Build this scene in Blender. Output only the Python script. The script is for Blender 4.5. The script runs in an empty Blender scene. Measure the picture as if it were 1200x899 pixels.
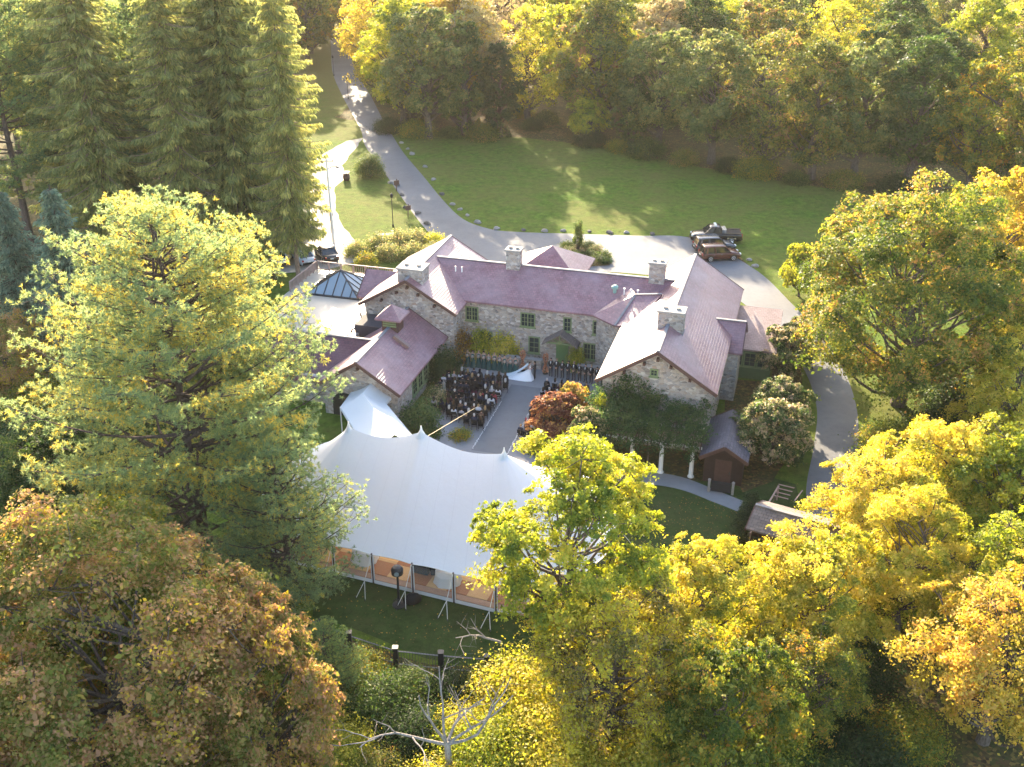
import bpy, bmesh, math, random
import numpy as np
from mathutils import Vector, Matrix
R = math.radians
SC = bpy.context.scene
COL = SC.collection

# ---------------------------------------------------------------- camera, sky, sun, exposure
cam_d = bpy.data.cameras.new('camera')
cam_d.sensor_fit = 'HORIZONTAL'; cam_d.sensor_width = 36.0
cam_d.lens = 36.0 * 1250.0 / 1200.0
cam_d.clip_start = 0.5; cam_d.clip_end = 3000
cam = bpy.data.objects.new('camera', cam_d); COL.objects.link(cam)
cam.location = (0, 0, 42); cam.rotation_euler = (R(90 - 27), 0, 0)
SC.camera = cam

SUN_AZ, SUN_EL = -11.0, 19.0
world = bpy.data.worlds.new('World'); SC.world = world; world.use_nodes = True
wn = world.node_tree.nodes; wl = world.node_tree.links
bg = wn['Background']; sky = wn.new('ShaderNodeTexSky'); sky.sky_type = 'NISHITA'; sky.sun_disc = False
sky.sun_elevation = R(SUN_EL); sky.sun_rotation = R(SUN_AZ); sky.dust_density = 2.0; sky.air_density = 1.0; sky.ozone_density = 1.0
wl.new(sky.outputs[0], bg.inputs[0]); bg.inputs[1].default_value = 0.15
sun_d = bpy.data.lights.new('sun', 'SUN'); sun_d.energy = 5.0; sun_d.angle = R(0.6); sun_d.color = (1.0, 0.82, 0.58)
sun = bpy.data.objects.new('sun', sun_d); COL.objects.link(sun)
sd = Vector((math.sin(R(SUN_AZ)) * math.cos(R(SUN_EL)), math.cos(R(SUN_AZ)) * math.cos(R(SUN_EL)), math.sin(R(SUN_EL))))
sun.rotation_euler = sd.to_track_quat('Z', 'Y').to_euler(); sun.location = sd * 200
SC.view_settings.view_transform = 'Standard'; SC.view_settings.look = 'None'
SC.view_settings.exposure = 2.45; SC.view_settings.gamma = 1.0
cy = SC.cycles
cy.max_bounces = 5; cy.diffuse_bounces = 3; cy.glossy_bounces = 2; cy.transmission_bounces = 5; cy.transparent_max_bounces = 8; cy.volume_bounces = 0
cy.use_denoising = True; cy.caustics_reflective = False; cy.caustics_refractive = False

# ---------------------------------------------------------------- helpers
def tag(o, label=None, cat=None, group=None, kind=None):
    if label: o['label'] = label
    if cat: o['category'] = cat
    if group: o['group'] = group
    if kind: o['kind'] = kind
    return o
def empty(name, loc, rz=0.0, label=None, cat=None, group=None):
    o = bpy.data.objects.new(name, None); COL.objects.link(o); o.location = loc; o.rotation_euler = (0, 0, rz)
    o.empty_display_size = 0.2
    return tag(o, label, cat, group)
def link(name, me, parent=None, loc=None, rz=0.0):
    o = bpy.data.objects.new(name, me); COL.objects.link(o)
    if parent: o.parent = parent
    if loc is not None: o.location = loc
    if rz: o.rotation_euler = (0, 0, rz)
    return o
def copy_tree(o, parent=None):
    ch = list(o.children)
    c = o.copy(); COL.objects.link(c); c.parent = parent
    if parent is not None: c.matrix_parent_inverse = o.matrix_parent_inverse
    for k in ch: copy_tree(k, c)
    return c

class MB:
    """collects simple shapes and links them as one mesh object"""
    def __init__(s): s.v = []; s.f = []; s.m = []; s.uv = {}
    def add(s, vs, fs, m=0, uvs=None):
        b = len(s.v); s.v += [tuple(p) for p in vs]
        for k, f in enumerate(fs):
            if uvs: s.uv[len(s.f)] = uvs[k]
            s.f.append(tuple(b + i for i in f)); s.m.append(m)
        return s
    def box(s, x0, x1, y0, y1, z0, z1, m=0):
        return s.add([(x0,y0,z0),(x1,y0,z0),(x1,y1,z0),(x0,y1,z0),(x0,y0,z1),(x1,y0,z1),(x1,y1,z1),(x0,y1,z1)],
                     [(0,3,2,1),(4,5,6,7),(0,1,5,4),(1,2,6,5),(2,3,7,6),(3,0,4,7)], m)
    def bar(s, a, b, w, h, m=0, up=(0,0,1)):
        a = Vector(a); b = Vector(b); d = (b - a)
        if d.length < 1e-6: return s
        d.normalize(); up = Vector(up)
        if abs(d.dot(up)) > .98: up = Vector((0,1,0))
        x = d.cross(up).normalized() * w / 2; y = x.cross(d).normalized() * h / 2
        vs = [a-x-y, a+x-y, a+x+y, a-x+y, b-x-y, b+x-y, b+x+y, b-x+y]
        return s.add(vs, [(0,3,2,1),(4,5,6,7),(0,1,5,4),(1,2,6,5),(2,3,7,6),(3,0,4,7)], m)
    def tube(s, pts, rad, n=6, m=0, cap=True):
        pts = [Vector(p) for p in pts]
        if not hasattr(rad, '__len__'): rad = [rad] * len(pts)
        vs = []; fs = []; ref = Vector((0.31, 0.95, 0.05))
        for i, p in enumerate(pts):
            d = (pts[min(i+1, len(pts)-1)] - pts[max(i-1, 0)])
            d = d.normalized() if d.length > 1e-9 else Vector((0,0,1))
            r0 = ref if abs(d.dot(ref)) < .95 else Vector((1,0,0))
            x = d.cross(r0).normalized(); y = d.cross(x)
            for k in range(n):
                a = 2*math.pi*k/n; vs.append(p + x*math.cos(a)*rad[i] + y*math.sin(a)*rad[i])
        for i in range(len(pts)-1):
            for k in range(n):
                fs.append((i*n+k, i*n+(k+1)%n, (i+1)*n+(k+1)%n, (i+1)*n+k))
        if cap: fs.append(tuple(reversed(range(n)))); fs.append(tuple((len(pts)-1)*n+k for k in range(n)))
        return s.add(vs, fs, m)
    def lathe(s, prof, n=12, c=(0,0,0), m=0, sx=1, sy=1):
        vs = []; fs = []
        for r, z in prof:
            for k in range(n):
                a = 2*math.pi*k/n; vs.append((c[0]+r*sx*math.cos(a), c[1]+r*sy*math.sin(a), c[2]+z))
        for i in range(len(prof)-1):
            for k in range(n): fs.append((i*n+k, i*n+(k+1)%n, (i+1)*n+(k+1)%n, (i+1)*n+k))
        fs.append(tuple(reversed(range(n)))); fs.append(tuple((len(prof)-1)*n+k for k in range(n)))
        return s.add(vs, fs, m)
    def prism(s, poly, axis, a, b, m=0):
        """poly of 2D points extruded along axis ('x','y','z') from a to b"""
        def P(p, t):
            return {'x': (t, p[0], p[1]), 'y': (p[0], t, p[1]), 'z': (p[0], p[1], t)}[axis]
        n = len(poly); vs = [P(p, a) for p in poly] + [P(p, b) for p in poly]
        fs = [tuple(range(n)), tuple(reversed(range(n, 2*n)))] + [(i, n+i, n+(i+1)%n, (i+1)%n) for i in range(n)]
        return s.add(vs, fs, m)
    def mesh(s, name, mats, smooth=False):
        me = bpy.data.meshes.new(name); me.from_pydata(s.v, [], s.f)
        for m in (mats if isinstance(mats, (list, tuple)) else [mats]):
            if m: me.materials.append(m)
        me.polygons.foreach_set('material_index', s.m)
        if s.uv:
            uv = me.uv_layers.new(name='UVMap')
            for p in me.polygons:
                if p.index in s.uv:
                    for li, c in zip(p.loop_indices, s.uv[p.index]): uv.data[li].uv = c
        bm = bmesh.new(); bm.from_mesh(me); bmesh.ops.recalc_face_normals(bm, faces=bm.faces); bm.to_mesh(me); bm.free()
        if smooth: me.polygons.foreach_set('use_smooth', [True]*len(me.polygons))
        me.update(); return me
    def build(s, name, mats, parent=None, smooth=False, loc=None, rz=0.0):
        return link(name, s.mesh(name, mats, smooth), parent, loc, rz)

# ---------------------------------------------------------------- materials
class NT:
    def __init__(s, name):
        s.mat = bpy.data.materials.new(name); s.mat.use_nodes = True
        s.n = s.mat.node_tree.nodes; s.l = s.mat.node_tree.links
        s.out = s.n['Material Output']; s.p = s.n['Principled BSDF']
    def node(s, t, **kw):
        nd = s.n.new('ShaderNode' + t)
        for k, v in kw.items(): setattr(nd, k, v)
        return nd
    def put(s, nd, i, v):
        sock = nd.inputs[i]
        if hasattr(v, 'is_output') or isinstance(v, bpy.types.NodeSocket): s.l.new(v, sock)
        else: sock.default_value = v
    def coord(s, which='Object', scale=None):
        c = s.node('TexCoord').outputs[which]
        if scale is not None:
            mp = s.node('Mapping'); s.l.new(c, mp.inputs[0]); mp.inputs['Scale'].default_value = scale; c = mp.outputs[0]
        return c
    def noise(s, co, scale, detail=4, rough=.6, out=0):
        n = s.node('TexNoise'); s.l.new(co, n.inputs['Vector']); n.inputs['Scale'].default_value = scale
        n.inputs['Detail'].default_value = detail; n.inputs['Roughness'].default_value = rough
        return n.outputs[out]
    def ramp(s, fac, stops, interp='LINEAR'):
        r = s.node('ValToRGB'); s.l.new(fac, r.inputs[0]); r.color_ramp.interpolation = interp
        e = r.color_ramp.elements
        while len(e) < len(stops): e.new(.5)
        for k, (p, c) in enumerate(stops):
            e[k].position = p; e[k].color = (c[0], c[1], c[2], 1) if hasattr(c, '__len__') else (c, c, c, 1)
        return r.outputs[0]
    def mix(s, fac, a, b, mode='MIX'):
        m = s.node('MixRGB'); m.blend_type = mode; s.put(m, 0, fac)
        for i, v in ((1, a), (2, b)):
            if isinstance(v, bpy.types.NodeSocket): s.l.new(v, m.inputs[i])
            else: m.inputs[i].default_value = (v[0], v[1], v[2], 1)
        return m.outputs[0]
    def math(s, op, a, b=0.0):
        m = s.node('Math', operation=op); s.put(m, 0, a); s.put(m, 1, b); return m.outputs[0]
    def bump(s, h, strength=.4, dist=.05):
        b = s.node('Bump'); s.l.new(h, b.inputs['Height']); b.inputs['Strength'].default_value = strength
        b.inputs['Distance'].default_value = dist; s.l.new(b.outputs[0], s.p.inputs['Normal']); return b.outputs[0]
    def base(s, c, rough=.6, spec=.4, metal=0.0):
        if isinstance(c, bpy.types.NodeSocket): s.l.new(c, s.p.inputs['Base Color'])
        else: s.p.inputs['Base Color'].default_value = (c[0], c[1], c[2], 1)
        s.put(s.p, 'Roughness', rough); s.p.inputs['Specular IOR Level'].default_value = spec; s.p.inputs['Metallic'].default_value = metal
        return s.mat

def plain(name, c, rough=.6, spec=.4, metal=0.0, var=.12, scale=3.0):
    t = NT(name); co = t.coord()
    n = t.noise(co, scale, 5, .65)
    col = t.mix(t.ramp(n, [(.3, 0.0), (.7, 1.0)]), [x*(1-var) for x in c], [min(1, x*(1+var)) for x in c])
    return t.base(col, rough, spec, metal)
def leafmat(name, stops, transl=.42, gloss=.25, boost=1.15):
    """leaf colour from the random value carried by every leaf; light passes through the blade"""
    t = NT(name); at = t.node('Attribute'); at.attribute_name = 'rnd'
    sep = t.node('SeparateXYZ'); t.l.new(at.outputs['Vector'], sep.inputs[0])
    oi = t.node('ObjectInfo')
    v = t.math('ADD', t.math('MULTIPLY', sep.outputs[0], .40), t.math('MULTIPLY', sep.outputs[1], .30))
    v = t.math('ADD', v, t.math('MULTIPLY', sep.outputs[2], .30))
    v = t.math('ADD', t.math('MULTIPLY', t.math('SUBTRACT', v, .5), 1.7), .5)
    v = t.math('ADD', v, t.math('MULTIPLY', t.math('SUBTRACT', oi.outputs['Random'], .5), .16))
    col = t.ramp(v, stops)
    t.base(col, .55, gloss)
    tr = t.node('BsdfTranslucent')
    hs = t.node('HueSaturation'); hs.inputs['Saturation'].default_value = 1.12; hs.inputs['Value'].default_value = boost
    t.l.new(col, hs.inputs['Color']); t.l.new(hs.outputs[0], tr.inputs[0])
    mx = t.node('MixShader'); mx.inputs[0].default_value = transl
    t.l.new(t.p.outputs[0], mx.inputs[1]); t.l.new(tr.outputs[0], mx.inputs[2]); t.l.new(mx.outputs[0], t.out.inputs[0])
    return t.mat

M = {}
def mk_stone():
    t = NT('fieldstone'); co = t.coord('Object', (1, 1, 1.55))
    nz = t.node('TexNoise'); t.l.new(co, nz.inputs['Vector']); nz.inputs['Scale'].default_value = 2.0
    wob = t.node('MixRGB'); wob.blend_type = 'ADD'; wob.inputs[0].default_value = .18; t.l.new(co, wob.inputs[1]); t.l.new(nz.outputs['Color'], wob.inputs[2])
    v1 = t.node('TexVoronoi'); v1.feature = 'F1'; v1.inputs['Scale'].default_value = 3.3; t.l.new(wob.outputs[0], v1.inputs['Vector'])
    v2 = t.node('TexVoronoi'); v2.feature = 'DISTANCE_TO_EDGE'; v2.inputs['Scale'].default_value = 3.3; t.l.new(wob.outputs[0], v2.inputs['Vector'])
    sp = t.node('SeparateXYZ'); t.l.new(v1.outputs['Color'], sp.inputs[0])
    c = t.ramp(sp.outputs[0], [(0, (.16,.13,.115)), (.22, (.42,.34,.28)), (.4, (.30,.28,.27)), (.58, (.52,.43,.35)), (.75, (.35,.245,.18)), (.9, (.62,.55,.48))])
    c = t.mix(t.math('MULTIPLY', t.noise(co, 14, 4), .5), c, (.30,.27,.25))
    mort = t.ramp(v2.outputs['Distance'], [(.0, 1.0), (.045, 0.0)])
    c = t.mix(mort, c, (.48,.44,.40))
    hgt = t.ramp(v2.outputs['Distance'], [(.0, 0.0), (.12, 1.0)])
    t.bump(hgt, .7, .06)
    return t.base(c, .85, .25)
def mk_roof(name, c1, c2, c3, rough=.42, spec=.6):
    t = NT(name); uv = t.node('UVMap').outputs[0]
    br = t.node('TexBrick'); t.l.new(uv, br.inputs['Vector'])
    br.inputs['Scale'].default_value = 1.0; br.inputs['Brick Width'].default_value = .34; br.inputs['Row Height'].default_value = .24
    br.inputs['Mortar Size'].default_value = .014; br.inputs['Mortar Smooth'].default_value = .3; br.inputs['Bias'].default_value = 0
    br.inputs['Color1'].default_value = (*c1, 1); br.inputs['Color2'].default_value = (*c2, 1); br.inputs['Mortar'].default_value = (c1[0]*.35, c1[1]*.35, c1[2]*.35, 1)
    n = t.noise(uv, .35, 5, .6); c = t.mix(t.ramp(n, [(.38, 0.0), (.66, 0.7)]), br.outputs['Color'], c3); n5 = t.noise(uv, .9, 6, .75); c = t.mix(t.ramp(n5, [(.5, 0.0), (.72, .5)]), c, [x*.5 for x in c1])
    n2 = t.noise(uv, 2.2, 4, .7); c = t.mix(t.ramp(n2, [(.55, 0.0), (.75, 0.35)]), c, [min(1, x*1.9) for x in c2])
    # courses overlap: each row tilts a little
    sp = t.node('SeparateXYZ'); t.l.new(uv, sp.inputs[0])
    saw = t.math('FRACT', t.math('DIVIDE', sp.outputs[1], .24))
    t.bump(t.math('ADD', t.math('MULTIPLY', saw, .8), t.math('MULTIPLY', br.outputs['Fac'], -.8)), .5, .03)
    ro = t.math('ADD', rough - .08, t.math('MULTIPLY', t.noise(uv, 3.0, 3), .2))
    return t.base(c, ro, spec)
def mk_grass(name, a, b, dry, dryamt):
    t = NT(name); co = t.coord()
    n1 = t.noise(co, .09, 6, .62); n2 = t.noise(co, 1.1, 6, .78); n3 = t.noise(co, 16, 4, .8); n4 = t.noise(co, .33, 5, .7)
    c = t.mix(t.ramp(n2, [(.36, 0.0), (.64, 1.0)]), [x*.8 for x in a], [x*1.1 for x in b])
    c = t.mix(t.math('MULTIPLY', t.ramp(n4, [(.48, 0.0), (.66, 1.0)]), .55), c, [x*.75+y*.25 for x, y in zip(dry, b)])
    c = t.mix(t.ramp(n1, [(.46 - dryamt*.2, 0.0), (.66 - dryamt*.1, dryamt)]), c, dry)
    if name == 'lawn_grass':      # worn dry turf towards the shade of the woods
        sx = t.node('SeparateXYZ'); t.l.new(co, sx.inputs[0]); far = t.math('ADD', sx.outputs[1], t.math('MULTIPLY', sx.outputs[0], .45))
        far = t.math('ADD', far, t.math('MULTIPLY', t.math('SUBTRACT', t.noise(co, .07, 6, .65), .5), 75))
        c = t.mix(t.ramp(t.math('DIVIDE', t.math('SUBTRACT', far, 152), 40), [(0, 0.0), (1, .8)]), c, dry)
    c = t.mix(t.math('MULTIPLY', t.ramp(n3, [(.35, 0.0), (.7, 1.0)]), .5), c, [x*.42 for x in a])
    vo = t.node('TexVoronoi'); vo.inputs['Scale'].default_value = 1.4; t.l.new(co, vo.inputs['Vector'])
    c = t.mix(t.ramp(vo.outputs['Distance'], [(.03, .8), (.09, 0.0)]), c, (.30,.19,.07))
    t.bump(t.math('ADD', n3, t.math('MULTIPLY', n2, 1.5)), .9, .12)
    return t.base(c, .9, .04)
def mk_asphalt(name, c, spots=.3, rough=.75):
    t = NT(name); co = t.coord()
    n = t.noise(co, .25, 6, .65); n2 = t.noise(co, 30, 3, .8); n3 = t.noise(co, 2.2, 5, .7)
    k = t.mix(t.ramp(n, [(.35, 0.0), (.7, 1.0)]), [x*.86 for x in c], [min(1, x*1.12) for x in c])
    k = t.mix(t.math('MULTIPLY', t.ramp(n3, [(.5, 0.0), (.75, 1.0)]), spots), k, [x*.65 for x in c])
    k = t.mix(t.math('MULTIPLY', n2, .35), k, [x*.5 for x in c])
    t.bump(n2, .35, .02)
    return t.base(k, rough, .2)
def mk_litter():
    t = NT('leaf_litter'); co = t.coord()
    vo = t.node('TexVoronoi'); vo.inputs['Scale'].default_value = 5.5; t.l.new(co, vo.inputs['Vector'])
    sp = t.node('SeparateXYZ'); t.l.new(vo.outputs['Color'], sp.inputs[0])
    c = t.ramp(sp.outputs[0], [(0, (.05,.035,.02)), (.35, (.12,.075,.035)), (.6, (.07,.075,.025)), (.85, (.20,.12,.04)), (1, (.26,.19,.06))])
    n = t.noise(co, .3, 5); c = t.mix(t.ramp(n, [(.4, 0.0), (.65, .7)]), c, (.045,.06,.02))
    t.bump(t.noise(co, 7, 5, .7), .9, .15)
    return t.base(c, .9, .1)
def mk_tent():
    t = NT('sailcloth'); co = t.coord()
    n = t.noise(co, .5, 4); c = t.mix(n, (.76,.765,.775), (.70,.71,.725))
    uvs = t.node('UVMap').outputs[0]; su = t.node('SeparateXYZ'); t.l.new(uvs, su.inputs[0])
    seam = t.ramp(t.math('ABSOLUTE', t.math('SUBTRACT', t.math('FRACT', su.outputs[0]), .5)), [(0, 1.0), (.022, 0.0)])
    c = t.mix(t.math('MULTIPLY', seam, .45), c, (.55,.55,.57))
    grime = t.noise(t.coord('Object', (1,1,.3)), 2.4, 6, .7); c = t.mix(t.ramp(grime, [(.56, 0.0), (.8, .35)]), c, (.66,.65,.62))
    n2 = t.noise(co, 1.6, 5, .6)
    b = t.node('Bump'); b.inputs['Strength'].default_value = .22; b.inputs['Distance'].default_value = .1
    t.l.new(n2, b.inputs['Height']); t.l.new(b.outputs[0], t.p.inputs['Normal'])
    t.base(c, .55, .3)
    tr = t.node('BsdfTranslucent'); tr.inputs[0].default_value = (.80,.82,.85,1)
    mx = t.node('MixShader'); mx.inputs[0].default_value = .26
    t.l.new(t.p.outputs[0], mx.inputs[1]); t.l.new(tr.outputs[0], mx.inputs[2]); t.l.new(mx.outputs[0], t.out.inputs[0])
    return t.mat
def mk_bark(name, a, b):
    t = NT(name); co = t.coord('Object', (1, 1, .25))
    n = t.noise(co, 9, 5, .7); c = t.mix(t.ramp(n, [(.35, 0.0), (.65, 1.0)]), a, b); t.bump(n, .8, .04)
    return t.base(c, .9, .1)
def mk_glass(name, c=(.02,.03,.035), rough=.06, spec=.6):
    t = NT(name); return t.base(c, rough, spec)
def mk_vinyl():
    t = NT('clear_vinyl'); tr = t.node('BsdfTransparent'); tr.inputs[0].default_value = (.93,.93,.92,1)
    t.base((.8,.8,.8), .15, .5); mx = t.node('MixShader'); mx.inputs[0].default_value = .12
    t.l.new(tr.outputs[0], mx.inputs[1]); t.l.new(t.p.outputs[0], mx.inputs[2]); t.l.new(mx.outputs[0], t.out.inputs[0]); return t.mat
def mk_wood(name, a, b, sc=4):
    t = NT(name); co = t.coord('Object', (1, 6, 6)); n = t.noise(co, sc, 4, .6)
    return t.base(t.mix(t.ramp(n, [(.3, 0.0), (.7, 1.0)]), a, b), .5, .4)

M['stone'] = mk_stone()
M['roof'] = mk_roof('burgundy_tile', (.20,.085,.096), (.275,.13,.14), (.28,.18,.195))
M['roof_pink'] = mk_roof('faded_pink_shingle', (.34,.20,.17), (.42,.26,.22), (.45,.31,.27), .55, .45)
M['roof_maroon'] = mk_roof('maroon_shingle', (.11,.045,.055), (.16,.065,.075), (.15,.08,.09), .6, .35)
M['roof_brown'] = mk_roof('brown_shingle', (.12,.095,.085), (.19,.15,.135), (.2,.17,.155), .75, .25)
M['shed_roof'] = mk_roof('grey_violet_shingle', (.085,.075,.09), (.125,.11,.13), (.12,.11,.125), .7, .25)
M['grass'] = mk_grass('lawn_grass', (.062,.12,.016), (.13,.22,.026), (.19,.155,.055), .48)
M['grass2'] = mk_grass('painted_shade_grass', (.04,.075,.02), (.07,.115,.03), (.12,.10,.045), .3)  # darker copy of the lawn grass, with the shade put into its colour
M['asphalt'] = mk_asphalt('worn_asphalt', (.15,.155,.165), .55)
M['gravel'] = mk_asphalt('pale_gravel', (.40,.36,.31), .2, .85)
M['stonedust'] = mk_asphalt('stone_dust_paving', (.235,.23,.235), .45, .8)
M['paver'] = mk_asphalt('path_paving', (.26,.25,.25), .3)
M['litter'] = mk_litter()
M['tent'] = mk_tent()
M['bark'] = mk_bark('grey_bark', (.06,.045,.035), (.17,.135,.11))
M['bark_pine'] = mk_bark('pine_bark', (.055,.04,.035), (.15,.11,.09))
M['bark_pale'] = mk_bark('bleached_deadwood', (.16,.14,.125), (.34,.31,.28))
M['bark_warm'] = mk_bark('warm_trunk_bark', (.17,.11,.08), (.34,.24,.18))  # warmer, paler bark tone for spruce trunks
M['green'] = plain('green_paint', (.17,.22,.10), .5, .4)
M['green_door'] = plain('green_door_paint', (.10,.19,.07), .5, .4)
M['green_wall'] = plain('green_clapboard', (.085,.13,.055), .6, .3)
M['glass'] = mk_glass('window_glass')
M['trimwood'] = plain('dark_timber', (.10,.055,.045), .7, .2)
M['brown'] = plain('dark_brown_boards', (.055,.034,.028), .75, .2)
M['white'] = plain('white_paint', (.78,.76,.72), .5, .4, var=.05)
M['lead'] = plain('lead_flashing', (.20,.19,.20), .75, .25)
M['copper'] = plain('verdigris_copper', (.22,.36,.31), .6, .4)
M['concrete'] = plain('grey_concrete', (.30,.28,.26), .8, .2)
M['flatroof'] = plain('tan_roof_membrane', (.42,.36,.29), .42, .55, var=.1, scale=.8)
M['flatdark'] = plain('dark_roof_membrane', (.05,.05,.06), .8, .2)
M['rail'] = plain('weathered_rail_wood', (.35,.24,.20), .7, .3)
M['skyglass'] = mk_glass('skylight_glass', (.20,.25,.28), .12, .8)
M['darkmetal'] = plain('dark_metal', (.03,.03,.032), .4, .5)
M['iron'] = plain('black_iron', (.018,.018,.02), .5, .4)
M['rock'] = plain('pale_fieldstone_boulder', (.26,.24,.22), .85, .2, var=.25, scale=6)
M['rockdark'] = plain('dark_boulder', (.11,.10,.095), .85, .2, var=.3, scale=6)
M['vinyl'] = mk_vinyl()
M['floor_dark'] = mk_wood('dark_parquet', (.40,.13,.025), (.50,.18,.04))
M['floor_light'] = mk_wood('pale_parquet', (.74,.42,.15), (.84,.52,.22))
M['subfloor'] = mk_wood('tent_subfloor', (.42,.23,.14), (.5,.3,.2))
M['black'] = plain('black_fabric', (.012,.012,.014), .7, .2)
M['cloth'] = plain('white_linen', (.8,.78,.75), .8, .2, var=.03)
M['rope'] = plain('white_rope', (.7,.68,.62), .8, .2)
M['strapyellow'] = plain('tan_guy_strap', (.62,.50,.30), .7, .2)
# ---------------------------------------------------------------- ground, roads, paths
HO = Vector((0.0, 86.6)); HA = R(-16)
def hw(u, v, z=0.0):
    return Vector((HO.x + u*math.cos(HA) - v*math.sin(HA), HO.y + u*math.sin(HA) + v*math.cos(HA), z))
def smooth_line(pts, n=8):
    """Catmull-Rom through 2D points"""
    P = [Vector(p) for p in pts]; P = [2*P[0]-P[1]] + P + [2*P[-1]-P[-2]]; out = []
    for i in range(1, len(P)-2):
        a, b, c, d = P[i-1:i+3]
        for k in range(n):
            t = k/n
            out.append(.5*((2*b) + (c-a)*t + (2*a-5*b+4*c-d)*t*t + (3*b-a-3*c+d)*t**3))
    return out + [P[-2]]
def sheet(name, left, right, z, m, kind='structure'):
    """a strip between two edge lines with the same number of points"""
    vs = [(p.x, p.y, z) for p in left] + [(p.x, p.y, z) for p in right]; n = len(left)
    mb = MB().add(vs, [(i, i+1, n+i+1, n+i) for i in range(n-1)])
    return tag(mb.build(name, m), kind=kind)
def poly_sheet(name, pts, z, m, wob=0.0, seed=1):
    rg = random.Random(seed); pts = [Vector(p) for p in pts]; L = []
    for a, b in zip(pts, pts[1:] + pts[:1]):
        n = max(1, min(40, int((b-a).length/1.5))); L += [a.lerp(b, k/n) for k in range(n)]
    L = [p + Vector((rg.uniform(-wob, wob), rg.uniform(-wob, wob))) for p in L]
    bm = bmesh.new(); vs = [bm.verts.new((p.x, p.y, z)) for p in L]
    f = bm.faces.new(vs); bmesh.ops.triangulate(bm, faces=[f]); bmesh.ops.recalc_face_normals(bm, faces=bm.faces)
    for fc in bm.faces:
        if fc.normal.z < 0: fc.normal_flip()
    me = bpy.data.meshes.new(name); bm.to_mesh(me); bm.free(); me.materials.append(m)
    return tag(link(name, me), kind='structure')

g = MB(); g.add([(-240,-60,0),(240,-60,0),(240,420,0),(-240,420,0)], [(0,1,2,3)])
tag(g.build('ground', M['grass']), kind='structure')
# woodland floor behind the lawn, under the spruces and in the foreground thicket
poly_sheet('forest_floor', [(-30,182),(-16,173),(0,169),(12,163),(22,155),(32,147),(44,140),(56,134),(75,118),(60,96),(90,70),(230,80),(230,410),(0,410),(-34,300),(-30,262),(-24,215)], .004, M['litter'], .5)
poly_sheet('forest_floor', [(-30,150),(-32,128),(-30,117),(-25,108),(-30,95),(-34,80),(-28,66),(-18,58),(-13,51),(-6,47.6),(2,46.6),(7,49),(9,56),(14,55),(17,52),(23,58),(28,74),(31,70),(80,60),(80,-50),(-120,-50),(-150,200),(-50,215),(-36,180)], .0045, M['litter'], .4, 2)
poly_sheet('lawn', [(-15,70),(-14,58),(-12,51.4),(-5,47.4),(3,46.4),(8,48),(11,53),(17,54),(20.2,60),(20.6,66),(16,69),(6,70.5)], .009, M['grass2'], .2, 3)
# drive from the woods, round the house, and down its right side
Lp = smooth_line([(-43,262),(-40.4,246),(-36.5,222),(-31.7,201),(-26.6,181),(-24.3,172),(-22.6,163),(-18.3,149),(-14.7,137),(-10.6,124),(-7.2,116),(-2.5,111.2),(4,109.6),(12,109),(19,106.5),(22.6,102.5),(24.3,97.5),(25.6,91),(26.0,85),(25.3,78),(23.4,71.5),(21.5,66),(20.4,61),(19.6,54)])
Rp = smooth_line([(-38.5,264),(-36.2,246),(-31.5,221),(-26,199),(-21,177),(-18.8,168.5),(-16.2,158.5),(-12.3,146),(-9.2,135.8),(-6.1,127.5),(-2.6,123.6),(1,122.5),(7,121.9),(15,121.2),(21.4,120.2),(26.5,110.5),(28.4,100.5),(29.4,92),(29.5,85),(28.6,78),(26.9,71.5),(25.2,66),(24,61),(23.2,54)])
sheet('driveway', Lp, Rp, .016, M['asphalt'])
poly_sheet('driveway_edge', [(20.8,120.6),(23,121.2),(25.4,119),(26.0,114),(26.6,111),(24,110)], .013, M['litter'], .3, 8)
poly_sheet('parking_area', [(-23.5,168),(-24.6,152),(-23.2,145.2),(-24.2,141),(-22.4,131),(-20.4,124),(-17.6,117.5),(-17.2,112.6),(-20,110.2),(-25,108.6),(-31,109),(-33,114),(-31,122),(-27.5,128),(-26.5,136),(-28,146),(-29,156),(-26,166)], .012, M['gravel'], .15, 4)
# wedding court in front of the house, with its aisle
poly_sheet('courtyard', [hw(*p).xy for p in [(-5.4,.4),(-5.0,-4),(-4.8,-9),(-4.4,-13.5),(-1,-16),(4,-17.5),(9,-15.5),(10.2,-10.5),(10.3,-4),(10.2,.5),(4,.5)]], .014, M['stonedust'], .05, 5)
def local_sheet(name, uv, z, m):
    mb = MB().add([hw(u, v, z) for u, v in uv], [tuple(range(len(uv)))]); return tag(mb.build(name, m), kind='structure')
local_sheet('aisle', [(1.25,-15.8),(4.15,-15.8),(3.85,-4.2),(1.15,-4.2)], .019, M['asphalt'])
for a, b in (((1.28,-15.6),(1.22,-7.5)), ((4.1,-15.6),(3.95,-7.5))):
    rg = random.Random(int(a[0]*100)); mb = MB()
    for k in range(130):
        t = (k + rg.random())/130; u = a[0]+(b[0]-a[0])*t + rg.gauss(0,.025); v = a[1]+(b[1]-a[1])*t; p = hw(u, v, .03); s = rg.uniform(.03,.06); an = rg.uniform(0,6.28)
        mb.add([(p.x+s*math.cos(an+q*2.1), p.y+s*math.sin(an+q*2.1), p.z+.004*q) for q in range(3)], [(0,1,2)])
    tag(mb.build('scattered_petals', M['cloth']), 'line of white petals along the %s edge of the aisle' % ('left' if a[0] < 2 else 'right'), 'petals', kind='stuff')
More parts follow.
